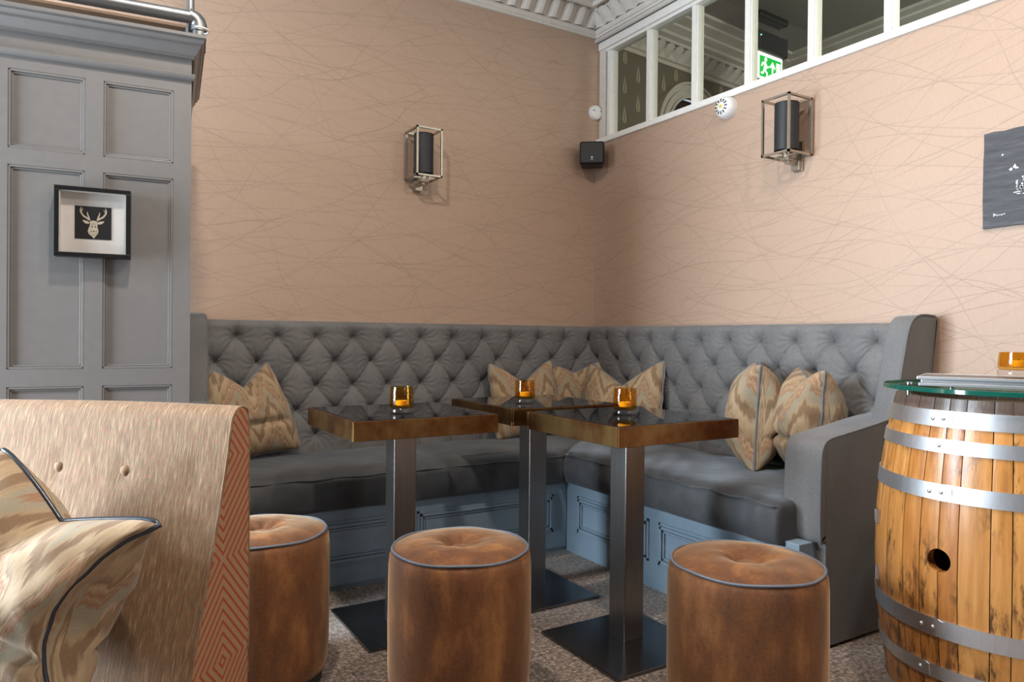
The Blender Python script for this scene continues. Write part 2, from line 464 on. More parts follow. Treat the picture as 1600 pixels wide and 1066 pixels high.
window(2, 'y', YR - .02, -1.8, -.1, .9, 2.85, 2)

# glazed screen above the right wall
gs = thing('window_3', 'row of white framed panes above the right wall looking into the next room', None, (0.06, -2.2, 2.178)); gs['kind'] = 'structure'
GX = .065
mk('sill', join(box(-.012, .12, -4.5, 0, 2.178, 2.196, .004), box(.0, .12, -4.5, 0, 2.196, 2.216, .003)), 'white_paint', gs, world=True)
mk('head_rail', join(box(GX - .05, GX + .05, -4.5, 0, 2.752, 2.80, .004), box(GX - .035, GX + .03, -4.5, 0, 2.735, 2.755, .003)), 'white_paint', gs, world=True)
mk('corner_post', box(GX - .04, GX + .03, -.055, 0, 2.2, 2.76, .003), 'plaster', gs, world=True)
ys = [-.078 - .3455 * i for i in range(13)]
for y in ys:
    mk('mullion', join(box(GX - .03, GX + .03, y - .0145, y + .0145, 2.2, 2.76, .002), box(GX - .02, GX + .02, y - .021, y + .021, 2.2, 2.76, .002)), 'white_paint', gs, world=True)
for a, b in zip(ys, ys[1:]):
    mk('pane', box(GX - .003, GX + .003, b, a, 2.2, 2.76), 'pane_glass', gs, world=True)

# cornice: profile pairs (distance out of the wall, height)
CP = [(0, 2.818), (.014, 2.818), (.014, 2.832), (.022, 2.836), (.026, 2.846), (.026, 2.858), (.016, 2.864), (.016, 2.872), (.03, 2.90), (.055, 2.93), (.075, 2.945), (.075, 2.955), (.112, 2.955),
      (.112, 2.938), (.128, 2.938), (.128, 2.962), (.142, 2.966), (.15, 2.984), (.172, 2.99), (.172, 3.006), (.20, 3.02), (.225, 3.05), (.235, 3.07), (.27, 3.07), (.27, 3.088), (.30, 3.10), (.31, ZC)]
def cornice(name, side):
    V, F = [], []
    for d, z in CP:
        if side == 'L': V += [(-5.4, -d, z), (-d, -d, z)]
        else: V += [(-d, -d, z), (-d, -6.2, z)]
    for i in range(len(CP) - 1):
        a = 2 * i; F.append((a, a + 1, a + 3, a + 2) if side == 'L' else (a, a + 2, a + 3, a + 1)[::-1])
    return struct(name, (V, F), 'plaster')
def leaf_geo():
    V, F = [], []; nu, nv = 12, 9
    for j in range(nv + 1):
        v = j / nv
        wdt = .047 * (math.sin(PI * (.3 + .42 * v)) ** .5)
        for i in range(nu + 1):
            u = -1 + 2 * i / nu
            out = .018 + .056 * v ** 1.5 + .030 * math.cos(u * PI / 2) * (.35 + .65 * math.sin(PI * min(1, .15 + .7 * v))) - .010 * abs(math.sin(u * PI * 2.5)) * (1 - abs(u) * .3)
            z = 2.866 + .082 * v - .014 * u * u * v + (.006 if i % 2 else 0) * (1 if j == nv else 0)
            V.append((u * wdt, -out, z))
    for j in range(nv):
        for i in range(nu):
            a = j * (nu + 1) + i; F.append((a, a + 1, a + nu + 2, a + nu + 1))
    return V, F
cL = cornice('trim_1', 'L'); cR = cornice('trim_2', 'R')
tag(cL, 'pale plaster cornice with leaf moulding above the left wall'); tag(cR, 'pale plaster cornice with leaf moulding above the glazed screen')
lg = leaf_geo()
lf = mk('leaf', lg, 'plaster', cL, smooth=True)
for i in range(18):
    o = lf if i == 0 else clone(lf, cL); o.location = (-.05 - .092 * i, 0, 0)
lr = mk('leaf', xf(lg, Matrix.Rotation(-PI / 2, 4, 'Z')), 'plaster', cR, smooth=True)
for i in range(22):
    o = lr if i == 0 else clone(lr, cR); o.location = (0, -.05 - .092 * i, 0)
struct('trim_3', tube([(-.004, -.002, 2.806), (-.004, -4.5, 2.806)], .013, 10), 'white_paint', 'rounded white bead under the cornice on the right wall', smooth=True)

# ------------------------------------------------------------------ the next room behind the panes
nr = R(6.3); NM = Matrix.Translation((.64, .16, 0)) @ Matrix.Rotation(nr, 4, 'Z')
nw = struct('wall_far', ([(0, 0, 0)], []), None)
bpy.data.objects.remove(nw)
AX, AZ = .335, 2.424            # arch centre in the wall's own frame
def arch_wall():
    V, F = [], []; x0, x1, ri = -.62, 1.62, .262
    n = 24; ring = [(AX + ri * math.cos(PI - PI * i / n), AZ + ri * math.sin(PI - PI * i / n)) for i in range(n + 1)]
    top = [(x0 + (x1 - x0) * i / n, ZC) for i in range(n + 1)]
    for (a, b), (c, d) in zip(ring, top): V += [(a, 0, b), (c, 0, d)]
    for i in range(n): F.append((2 * i, 2 * i + 2, 2 * i + 3, 2 * i + 1))
    k = len(V); V += [(x0, 0, 0), (AX - ri, 0, 0), (AX + ri, 0, 0), (x1, 0, 0)]
    F.append((k, k + 1, 0, 1)); F.append((k + 2, k + 3, 2 * n + 1, 2 * n))
    return V, F
nw = struct('wall_far', arch_wall(), 'teardrop_wallpaper', 'teardrop patterned wall of the next room with an arched doorway'); nw.matrix_world = NM
def arch_trim(ra, rb, d):
    n = 28; V, F = [], []
    for i in range(n + 1):
        a = PI - PI * i / n
        for r, dd in ((ra, 0), (ra, -d), (rb, -d), (rb, 0)): V.append((AX + r * math.cos(a), dd, AZ + r * math.sin(a)))
    for i in range(n):
        for q in range(3): F.append((4 * i + q, 4 * i + q + 1, 4 * i + 5 + q, 4 * i + 4 + q))
    for s in (-1, 1):
        g = box(min(AX + s * ra, AX + s * rb), max(AX + s * ra, AX + s * rb), -d, 0, 0, AZ); k = len(V); V += list(g[0]); F += [tuple(i + k for i in f) for f in g[1]]
    return V, F
for ra, rb, d in ((.258, .275, .045), (.275, .305, .03), (.305, .32, .04), (.32, .35, .025), (.35, .366, .045)):
    mk('arch_moulding', arch_trim(ra, rb, d), 'plaster', nw)
mk('arch_infill', box(AX - .27, AX + .27, .06, .1, 0, 2.70), 'infill_dark', nw)  # dark sheet standing in for the dark arch opening
struct('wall_end', box(2.08, 2.2, -6.3, 1.0, 0, ZC), 'teardrop_wallpaper', 'far side wall of the next room')
NP = [(0, 2.86), (.02, 2.86), (.02, 2.885), (.035, 2.89), (.03, 2.90), (.05, 2.97), (.06, 2.98), (.085, 2.98), (.085, 3.0), (.12, 3.01), (.12, 3.03), (.17, 3.05), (.17, 3.065), (.24, 3.08), (.24, 3.095), (.3, 3.10), (.3, ZC)]
def ncorn(side):
    V, F = [], []
    for d, z in NP:
        V += [(-.62, -d, z), (1.6, -d, z)] if side == 'A' else [(2.08 - d, .6, z), (2.08 - d, -6.2, z)]
    for i in range(len(NP) - 1):
        a = 2 * i; F.append((a, a + 1, a + 3, a + 2))
    return V, F
na = struct('trim_4', ncorn('A'), 'plaster', 'cornice on the teardrop wall of the next room'); na.matrix_world = NM
nl = mk('leaf', xf(lg, Matrix.Translation((0, 0, .03))), 'plaster', na, smooth=True)
for i in range(22):
    o = nl if i == 0 else clone(nl, na); o.location = (-.5 + .092 * i, 0, 0)
struct('trim_5', ncorn('B'), 'plaster', 'cornice on the far side wall of the next room')
l = bpy.data.lights.new('next_room_fill', 'POINT'); l.shadow_soft_size = .4; l.energy = 62; l.color = (1, .97, .88)  # unseen fill light added to brighten the next room
o = bpy.data.objects.new('next_room_fill', l); COL.objects.link(o); o.location = (.9, -2.9, 2.6)

# hanging exit sign
ES = thing('exit_sign', 'hanging green and white emergency exit sign behind the glass panes', 'sign', (1.085, -.385, 2.60), R(4))
def poly_xz(pts, y0, y1):
    n = len(pts); V = [(x, y0, z) for x, z in pts] + [(x, y1, z) for x, z in pts]
    return V, [tuple(range(n)), tuple(range(n, 2 * n))[::-1]] + [(i, n + i, n + (i + 1) % n, (i + 1) % n) for i in range(n)]
mk('housing', box(-.15, .15, -.035, .035, .225, .35, .012), 'black_plastic', ES)
mk('ceiling_plate', box(-.15, .15, -.04, .04, .43, .475, .015), 'black_plastic', ES)
for x in (-.12, .12): mk('wire', tube([(x, 0, .34), (x, 0, .44)], .0025, 6), 'wire', ES)
pn = mk('lit_panel', box(-.125, .125, -.007, .007, -.03, .14), 'sign_lit_white', ES); pn.location = (0, 0, .095)
mk('green_field', box(-.112, .108, -.0095, -.008, -.022, .108), 'sign_green', pn)
man = [[(-.075, .07), (-.055, .075), (-.035, .05), (-.02, .055), (-.018, .046), (-.036, .036), (-.045, .045), (-.05, .02), (-.032, .01), (-.034, -.018), (-.044, -.018), (-.044, .005), (-.066, .014), (-.078, -.006), (-.1, -.006), (-.1, .004), (-.083, .006), (-.072, .03), (-.066, .055), (-.08, .058), (-.09, .04), (-.098, .044), (-.088, .068)],
       [(-.052 + .013 * math.cos(a * PI / 5), .09 + .013 * math.sin(a * PI / 5)) for a in range(10)]]
for p in man: mk('running_figure', poly_xz(p, -.0115, -.0095), 'sign_lit_white', pn)
mk('arrow', poly_xz([(.012, -.015), (.024, -.015), (.024, .055), (.044, .045), (.044, .058), (.018, .088), (-.008, .058), (-.008, .045), (.012, .055)], -.0115, -.0095), 'sign_lit_white', pn)
mk('door_mark', box(.058, .098, -.0115, -.0095, -.015, .09), 'sign_lit_white', pn)
mk('led', lathe([(.004, 0), (.004, .004)], 10, -.138, -.037), 'led_green', ES).location = (0, 0, .31)

# ------------------------------------------------------------------ banquettes
TP, TQ, TZ0, NR_ = .178, .1135, 1.01, 5
def tuft_h(s, z, s0):
    q = (s - s0) / TP; r = (TZ0 - z) / TQ
    a = q + r / 2; b = q - r / 2
    mid = np.abs(np.sin(PI * a) * np.sin(PI * b)); edge = np.sin(PI * q) ** 2
    f = np.where((r >= 0) & (r <= NR_ - 1), mid, edge)
    best = np.full(s.shape, 9.0); th = np.zeros(s.shape)
    for k in (0, 1):
        rr = np.clip(np.floor(r) + k, 0, NR_ - 1); qb = np.round(q - rr / 2) + rr / 2
        dx = (q - qb) * TP; dz = (r - rr) * TQ; d = np.hypot(dx, dz)
        th = np.where(d < best, np.arctan2(dz, dx), th); best = np.minimum(best, d)
    h = .024 * f ** .2 + .034 * (1 - np.exp(-(best / .022) ** 1.15))
    h += .0075 * np.exp(-best / .032) * (1 - np.exp(-best / .010)) * np.cos(13 * th + 3 * np.sin(s * 40))
    h += .0015 * np.sin(s * 23 + z * 17) * np.cos(z * 31 - s * 11)
    return h
def tuft_panel(a0, a1, s0, side, yb=.072):
    ns = int((a1 - a0) / .0055); ss = np.linspace(a0, a1, ns + 1)
    zz = list(np.linspace(.43, 1.058, 114)); prof = [(z, 0, 1) for z in zz]
    for k in range(1, 9):
        t = PI / 2 * k / 8; prof.append((1.058 + .028 * math.sin(t), .028 * (1 - math.cos(t)), 1 - .35 * k / 8))
    prof += [(1.086, .06, .4), (1.086, .125, .2)]
    V, F = [], []
    for z, back, fade in prof:
        h = tuft_h(ss, np.full(ss.shape, z), s0) * fade + .03 * (1 - fade)
        d = np.maximum(yb + h - back, .003)
        for s, dd in zip(ss, d): V.append((s, -dd, z) if side == 'L' else (-dd, s, z))
    n = ns + 1
    for j in range(len(prof) - 1):
        for i in range(ns):
            q = (j * n + i, j * n + i + 1, (j + 1) * n + i + 1, (j + 1) * n + i); F.append(q if side == 'L' else q[::-1])
    return V, F
def buttons(par, a0, a1, s0, side, yb=.072):
    g = lathe([(.0005, .0075), (.006, .0065), (.010, .003), (.0112, 0), (.0112, -.004)], 12)
    rot = Matrix.Rotation(PI / 2, 4, 'X') if side == 'L' else Matrix.Rotation(-PI / 2, 4, 'Y')
    g = xf(g, rot); first = None; mi = rootmat(par).inverted()
    for r in range(NR_):
        k = -40
        while k < 40:
            s = s0 + (k + r / 2) * TP; k += 1
            if not a0 + .02 < s < a1 - .02: continue
            z = TZ0 - r * TQ; p = Vector((s, -yb - .004, z)) if side == 'L' else Vector((-yb - .004, s, z))
            o = first.copy() if first else mk('button', g, 'button_grey', par, smooth=True)
            if first: COL.objects.link(o)
            first = first or o; o.location = mi @ p
def seat_geo(quad, z0, z1, nx, ny, side):
    A, B, Cq, D = [Vector(q) for q in quad]      # front-start, front-end, back-end, back-start
    def fn(u, v, w, p):
        x, y, z = p
        q = (A * (1 - x) + B * x) * (1 - y) + (D * (1 - x) + Cq * x) * y
        crown = .022 * (1 - (2 * y - 1) ** 4) * (1 - (2 * x - 1) ** 8)
        wr = .004 * fbm(q.x * 9, q.y * 7, 1.3) + .0035 * math.sin(x * 60 + y * 9 + 2 * math.sin(x * 13)) * max(0, .5 - y)
        bulge = .016 * math.sin(PI * min(max(z, 0), 1)) * (1 if v == 0 else 0) * (1 + .6 * fbm(x * 14, z, .7))
        fd = Vector((0, -1)) if side == 'L' else Vector((-1, 0))
        q = q + fd * bulge
        return (q.x, q.y, z0 + (z1 - z0) * z + (crown + wr) * max(0, (z - .5) * 2))
    L = (B - A).length; Dp = (D - A).length
    def shaped(u, v, w, p): return fn(u, v, w, p)
    # round the rim in metric space, then hand unit coordinates to fn
    r = .028
    def outer(u, v, w, p):
        X, Y, Z = u * L, v * Dp, w * (z1 - z0); rr = r
        qx, qy, qz = min(max(X, rr * .4), L - rr * .4), min(max(Y, rr), Dp), min(max(Z, rr * .6), (z1 - z0) - rr)
        d = Vector((X - qx, Y - qy, Z - qz))
        if d.length > 1e-9:
            m = max(abs(d.x) / (rr * .4), abs(d.y) / rr, abs(d.z) / rr); e = Vector((d.x / (rr * .4), d.y / rr, d.z / rr)).normalized() * m
            X, Y, Z = qx + e.x * rr * .4, qy + e.y * rr, qz + e.z * rr
        return fn(u, v, w, (X / L, Y / Dp, Z / (z1 - z0)))
    return rbox(0, 1, 0, 1, 0, 1, 1e-6, nx, ny, 12, outer)
def plinth_panel(par, side, a0, a1, z0, z1, face):
    """raised moulding frame with a sunken field on the plinth front"""
    def b(p, q, zz0, zz1, d0, d1):
        return box(p, q, -face - d1, -face - d0, zz0, zz1, .0015) if side == 'L' else box(-face - d1, -face - d0, p, q, zz0, zz1, .0015)
    def ring(i, w, d):
        return join(b(a0 + i, a1 - i, z1 - i - w, z1 - i, -.004, d), b(a0 + i, a1 - i, z0 + i, z0 + i + w, -.004, d), b(a0 + i, a0 + i + w, z0 + i, z1 - i, -.004, d), b(a1 - i - w, a1 - i, z0 + i, z1 - i, -.004, d))
    pnl = mk('panel', b(a0 + .04, a1 - .04, z0 + .04, z1 - .04, -.004, .004), 'plinth_paint', par, world=True)
    mk('moulding', join(ring(0, .012, .006), ring(.012, .012, .013), ring(.028, .008, .008)), 'plinth_paint', pnl, world=True)
PF = .656
# left banquette
BL = thing('banquette_sofa', 'grey buttoned banquette along the left wall behind the two left tables', 'sofa', (-1.25, -.35, 0), 0, 'grey corner banquettes')
bk = mk('backrest', tuft_panel(-2.195, -.08, -2.069, 'L'), 'grey_velvet', BL, smooth=True, world=True)
buttons(bk, -2.195, -.11, -2.069, 'L')
mk('seat_base', join(box(-2.18, -.66, -PF, -.02, .02, .325), box(-2.18, -.03, -PF + .01, -.02, .0, .33)), 'plinth_paint', BL, world=True)
plinth_panel(BL, 'L', -2.16, -1.505, .1, .278, PF); plinth_panel(BL, 'L', -1.437, -.737, .1, .278, PF)
sc_ = mk('seat_cushion', seat_geo([(-2.185, -.685), (-.69, -.685), (-.085, -.085), (-2.185, -.085)], .325, .468, 90, 24, 'L'), 'seat_velvet', BL, smooth=True, world=True)
def seat_pipe(par, pts): mk('piping', tube(pts, .0045, 6), 'seat_velvet', par, smooth=True, world=True)
seat_pipe(sc_, [(-2.18 + 1.485 * i / 40, -.686 - .003 * math.sin(i), .457 + .002 * math.sin(i * 1.3)) for i in range(41)] + [(-.69 + .59 * i / 8, -.686 + .59 * i / 8, .462 + .006 * math.sin(PI * i / 8)) for i in range(1, 9)])
def wing_geo(a0, a1, flare=0):
    """cross profile (distance from wall d, height z) swept across a0..a1 with a soft rim"""
    prof = [(.0, .40), (.62, .40), (.60, .62), (.45, .665), (.33, .72), (.25, .80), (.205, .90), (.18, 1.0), (.165, 1.06), (.14, 1.10), (.09, 1.113), (.0, 1.113)]
    return prof
def smooth_poly(p, it=2):
    for _ in range(it):
        q = []
        for i in range(len(p) - 1):
            a, b = p[i], p[i + 1]
            q += [(a[0] * .75 + b[0] * .25, a[1] * .75 + b[1] * .25), (a[0] * .25 + b[0] * .75, a[1] * .25 + b[1] * .75)]
        p = [p[0]] + q + [p[-1]]
    return p
def slab(profile, a0, a1, place, rim=.012, flare=None):
    """closed profile in (d,z) extruded from a0 to a1, rim rounded; place(d,a,z)->xyz"""
    P = [Vector(p) for p in profile]; n = len(P); c = sum(P, Vector((0, 0))) / n
    nor = []
    for i in range(n):
        t = (P[(i + 1) % n] - P[i - 1]); m = Vector((t.y, -t.x)); m = m.normalized() if m.length > 1e-9 else Vector((0, 0)); nor.append(m)
    area2 = sum(P[i].x * P[(i + 1) % n].y - P[(i + 1) % n].x * P[i].y for i in range(n))
    sg = 1 if area2 > 0 else -1
    rings = []
    sgn = 1 if a1 > a0 else -1
    rings = [(a0 + sgn * rim * (1 - math.cos(PI / 2 * k / 4)), rim * (1 - math.sin(PI / 2 * k / 4))) for k in range(5)]
    rings = [(a0, rim + .006)] + rings
    rings += [(a1 - sgn * rim * (1 - math.cos(PI / 2 * k / 4)), rim * (1 - math.sin(PI / 2 * k / 4))) for k in range(4, -1, -1)]
    rings += [(a1, rim + .006)]
    V, F = [], []
    for a, ins in rings:
        for p, m in zip(P, nor):
            q = p - m * sg * ins; fl = flare(q.x, q.y) if flare else 0
            V.append(place(q.x, a + fl, q.y))
    for j in range(len(rings) - 1):
        for i in range(n):
            k = (i + 1) % n; F.append((j * n + i, j * n + k, (j + 1) * n + k, (j + 1) * n + i))
    F.append(tuple(range(n))[::-1]); m = (len(rings) - 1) * n; F.append(tuple(range(m, m + n)))
    return V, F
WING = smooth_poly([(.003, .60), (.25, .60), (.222, .74), (.205, .85), (.194, .95), (.186, 1.03), (.176, 1.075), (.15, 1.104), (.105, 1.114), (.05, 1.112), (.003, 1.108)], 2)
ARM = smooth_poly([(.003, .35), (.585, .35), (.60, .36), (.604, .45), (.60, .62), (.592, .672), (.565, .694), (.50, .702), (.35, .722), (.2, .745), (.003, .755)], 2)
ARM_UP = [p for i, p in enumerate(ARM) if i > 2 and (p[0] > .585 or p[1] > .6)]      # front edge and top of the arm
def side_panel():
    top = sorted([(d, z - .004) for d, z in ARM_UP if d < .572 and z > .6]); zf = np.interp(.572, [p[0] for p in top], [p[1] for p in top])
    top = top + [(.572, float(zf))]; V, F = [], []
    for d, z in top: V += [(-d, -1.9892, .012), (-d, -1.9892, z), (-d, -1.955, .012), (-d, -1.955, z)]
    for i in range(len(top) - 1):
        a, b = 4 * i, 4 * i + 4; F += [(a, a + 1, b + 1, b), (a + 2, b + 2, b + 3, a + 3), (a + 1, a + 3, b + 3, b + 1)]
    k = 4 * (len(top) - 1); F.append((k, k + 1, k + 3, k + 2))
    return V, F
PL_L = lambda d, a, z: (a, -d, z)
PL_R = lambda d, a, z: (-d, a, z)
mk('wing', slab(WING, -2.195, -2.275, PL_L), 'grey_velvet', BL, smooth=True, world=True, angle=50)
mk('armrest', slab(ARM, -2.185, -2.28, PL_L), 'grey_velvet', BL, smooth=True, world=True, angle=50)
# right banquette
BR = thing('banquette_sofa', 'grey buttoned banquette along the right wall with padded arm beside the barrel', 'sofa', (-.35, -1.2, 0), 0, 'grey corner banquettes')
bk = mk('backrest', tuft_panel(-1.935, -.08, -1.865, 'R'), 'grey_velvet', BR, smooth=True, world=True)
buttons(bk, -1.93, -.13, -1.865, 'R')
mk('seat_base', join(box(-PF, -.02, -1.945, -PF + .002, .0, .325), box(-PF - .004, -.3, -1.955, -1.90, .26, .352, .002)), 'plinth_paint', BR, world=True)
plinth_panel(BR, 'R', -1.237, -.745, .105, .278, PF); plinth_panel(BR, 'R', -1.79, -1.295, .105, .278, PF)
sc_ = mk('seat_cushion', seat_geo([(-.69, -.69), (-.69, -1.90), (-.085, -1.90), (-.085, -.085)], .332, .476, 90, 24, 'R'), 'seat_velvet', BR, smooth=True, world=True)
seat_pipe(sc_, [(-.692 - .003 * math.sin(i), -.70 - 1.19 * i / 40, .466 + .003 * math.sin(i * 1.1)) for i in range(41)])
fl = lambda d, z: -.035 * max(0, (z - .72)) / .38
wg = mk('wing', slab(WING, -1.915, -2.0, PL_R, .012, fl), 'grey_velvet', BR, smooth=True, world=True, angle=50)
ar = mk('armrest', slab(ARM, -1.845, -1.988, PL_R, .008), 'grey_velvet', BR, smooth=True, world=True, angle=50)
mk('side_panel', side_panel(), 'grey_velvet', BR, world=True)
mk('piping', tube([PL_R(d - .002, -1.987, z - .001) for d, z in ARM_UP], .0038, 6), 'grey_velvet', ar, smooth=True, world=True)
mk('piping', tube([PL_R(d + .001, -2.0 + fl(d, z) + .001, z) for d, z in WING[2:-3]], .0035, 6), 'grey_velvet', wg, smooth=True, world=True)

# ------------------------------------------------------------------ cushions
def cushion(label, loc, rz, lean=0, roll=0, w=.42, h=.42, T=.17, chop=.10, ear=.12, fold=.2, seed=0, pinch=0, fwd=0, pipe='piping_grey', pr=.0042, group='patterned scatter cushions', uvo=(0, 0)):
    n = 40
    o = thing('scatter_cushion', label, 'cushion', loc, rz, group)
    rot = Matrix.Rotation(-lean, 4, 'X') @ Matrix.Rotation(roll, 4, 'Y')
    def pos(u, v, side):
        t = (v + 1) / 2
        x = u * w / 2 * (1 - .07 * (1 - v * v)) * (1 - ear * t ** 2)
        z = v * h / 2 * (1 - .05 * (1 - u * u)) - chop * (1 - abs(u)) ** 1.25 * t ** 2.2 + h / 2
        if v < 0: z += .012 * (1 - u * u) * (-v)
        k = (max(0, 1 - abs(u) ** 2.4) ** .55) * (max(0, 1 - abs(v) ** 2.4) ** .55)
        k *= 1 - .42 * math.exp(-(u / .22) ** 2) * t ** 3
        k *= 1 - fold * math.exp(-((v + .3 + .06 * u) / .07) ** 2) * (1 - .3 * u * u)
        k *= 1 + .08 * fbm(u * 2.2, v * 2.2, seed)
        y = -side * T / 2 * k
        cr = (abs(u) * abs(v)) ** 7; x *= 1 - .075 * cr; z = (z - h / 2) * (1 - .075 * cr) + h / 2
        e6 = abs(u) ** 6 * (1 - v * v)
        x -= math.copysign(pinch * e6, u); y -= fwd * e6
        bend = 0
        x += .006 * fbm(v * 3, u, seed + 1); 
        return rot @ Vector((x, y + bend, z))
    V, F, UV = [], [], []; ids = {}
    for side in (1, -1):
        for j in range(n + 1):
            for i in range(n + 1):
                u, v = -1 + 2 * i / n, -1 + 2 * j / n
                u, v = math.sin(u * PI / 2) * .35 + u * .65, math.sin(v * PI / 2) * .35 + v * .65
                bd = i in (0, n) or j in (0, n)
                if side == -1 and bd: ids[(side, i, j)] = ids[(1, i, j)]; continue
                ids[(side, i, j)] = len(V); V.append(pos(u, v, side)); UV.append(((u + 1) / 2 * (w / .42) + uvo[0] + (0 if side == 1 else .37), (v + 1) / 2 * (h / .42) + uvo[1]))
        for j in range(n):
            for i in range(n):
                q = (ids[(side, i, j)], ids[(side, i + 1, j)], ids[(side, i + 1, j + 1)], ids[(side, i, j + 1)]); F.append(q if side == 1 else q[::-1])
    mk('cover', (V, F), 'flame_stitch', o, smooth=True, uv=UV)
    path = []
    rim = [(-1 + 2 * i / 30, -1) for i in range(30)] + [(1, -1 + 2 * i / 30) for i in range(30)] + [(1 - 2 * i / 30, 1) for i in range(30)] + [(-1, 1 - 2 * i / 30) for i in range(30)]
    mk('piping', tube([pos(u, v, 1) for u, v in rim], pr, 6, closed=True), pipe, o, smooth=True)
    return o
SZ = .482
cushion('flame-stitch cushion alone at the left end of the left banquette', (-2.0, -.27, SZ), R(8), R(16), R(-7), .41, .43, .18, .10, .36, .35, 1, uvo=(.1, .2))
cushion('flame-stitch cushion leaning on the left banquette behind the middle table', (-.60, -.255, SZ), R(2), R(14), R(-2), .45, .43, .16, .125, .03, .2, 2, uvo=(.35, .6))
cushion('flame-stitch cushion tucked in the corner behind two other cushions', (-.29, -.205, SZ + .01), R(-26), R(12), R(1), .47, .43, .13, .085, .05, .2, 3, uvo=(.7, .1))
cushion('flame-stitch cushion just right of the corner, front of the overlapping pair', (-.30, -.60, SZ), R(-72), R(16), R(-4), .50, .44, .16, .13, .03, .2, 4, uvo=(.55, .35))
cushion('flame-stitch cushion seen edge-on beside the near table corner', (-.265, -1.425, SZ), R(-137), R(3), R(0), .34, .45, .25, .03, .10, .35, 5, .045, 0, uvo=(.15, .5))
cushion('flame-stitch cushion seen edge-on next to the sofa arm', (-.25, -1.675, SZ), R(-124), R(2), R(0), .34, .44, .25, .06, .10, .25, 6, .03, 0, uvo=(.8, .75))

# ------------------------------------------------------------------ tables
def table(label, tc, pc, bc):
    t = thing('pedestal_table', label, 'table', (pc[0], pc[1], 0), 0, 'square pedestal tables')
    H, s = .757, .2535
    x, y = tc
    rim = join(box(x - s, x + s, y - s, y - s + .012, H - .061, H, .0012), box(x - s, x + s, y + s - .012, y + s, H - .061, H, .0012), box(x - s, x - s + .012, y - s + .012, y + s - .012, H - .061, H, .0012), box(x + s - .012, x + s, y - s + .012, y + s - .012, H - .061, H, .0012))
    mk('edge_band', rim, 'antique_brass', t, world=True)
    mk('glass_top', box(x - s + .0125, x + s - .0125, y - s + .0125, y + s - .0125, H - .008, H + .0015, .001), 'black_glass', t, world=True)
    mk('underside', box(x - s + .012, x + s - .012, y - s + .012, y + s - .012, H - .045, H - .009), 'black_plastic', t, world=True)
    mk('post', box(pc[0] - .041, pc[0] + .041, pc[1] - .041, pc[1] + .041, .008, H - .046, .003), 'steel_post', t, world=True)
    mk('base_plate', box(bc[0] - .203, bc[0] + .203, bc[1] - .203, bc[1] + .203, 0, .011, .002), 'steel_plate', t, world=True)
    return t
table('square black-glass table nearest the camera, in front of the right banquette', (-1.06, -1.575), (-1.07, -1.582), (-1.10, -1.615))
table('square black-glass table at the back, nearest the corner', (-1.062, -.985), (-1.075, -.998), (-1.12, -1.04))
table('square black-glass table on the left, before the left banquette', (-1.70, -1.10), (-1.69, -1.09), (-1.664, -1.063))

# ------------------------------------------------------------------ candle holders
def candle(label, loc, r=.041, h=.091):
    c = thing('candle_holder', label, 'candle holder', loc, 0, 'amber glass candle holders')
    t = .0035
    cup = [(.003, .020), (r - .004, .020), (r, .026), (r - .0005, h * .6), (r - .003, h), (r - .003 - t, h), (r - t - .001, h * .6), (r - t - .001, .028), (.003, .025)]
    mk('cup', lathe(cup, 40, cap=False), 'amber_glass', c, smooth=True, angle=40)
    mk('foot', lathe([(.002, .0005), (r - .002, .0005), (r + .0006, .004), (r + .0006, .016), (r - .002, .0195), (.002, .0195)], 40, cap=True), 'clear_glass', c, smooth=True, angle=40)
    tl = mk('tea_light', lathe([(.0195, .0285), (.02, .03), (.02, .0445), (.0185, .0445), (.0185, .043), (.001, .0425)], 24), 'wax', c, smooth=True, angle=40)
    mk('wick', tube([(0, 0, .042), (.001, 0, .051)], .0008, 5), 'wick', tl)
    return c
candle('amber glass candle holder on the left table', (-1.735, -1.20, .7585))
candle('amber glass candle holder on the back table by the corner', (-1.155, -1.06, .7585))
candle('amber glass candle holder on the nearest table', (-1.078, -1.575, .7585))

# ------------------------------------------------------------------ stools
def stool_geo(seed):
    prof = [(.176, .036), (.186, .040), (.192, .06), (.1955, .12), (.1965, .24), (.196, .36), (.1955, .40), (.193, .425), (.187, .438), (.182, .441)]
    V, F = lathe(prof, 64, cap=True)
    V2 = []
    for p in V:
        a = math.atan2(p[1], p[0]); k = 1 + .006 * fbm(a * 2, p[2] * 9, seed); V2.append((p[0] * k, p[1] * k, p[2]))
    return V2, F
def stool_top(seed):
    V, F = [], []; n, m = 64, 26
    for j in range(m + 1):
        rr = .1865 * (1 - j / m)
        for i in range(n):
            a = 2 * PI * i / n; t = rr / .1865
            z = .442 + .024 * (1 - t ** 3.2) - .042 * math.exp(-(rr / .042) ** 1.4) + .0022 * math.cos(7 * a + seed) * math.exp(-((rr - .04) / .03) ** 2) + .003 * fbm(math.cos(a) * t * 3, math.sin(a) * t * 3, seed) * (1 - t ** 2)
            V.append((rr * math.cos(a), rr * math.sin(a), z))
    for j in range(m):
        for i in range(n):
            k = (i + 1) % n; F.append((j * n + i, j * n + k, (j + 1) * n + k, (j + 1) * n + i))
    return V, F
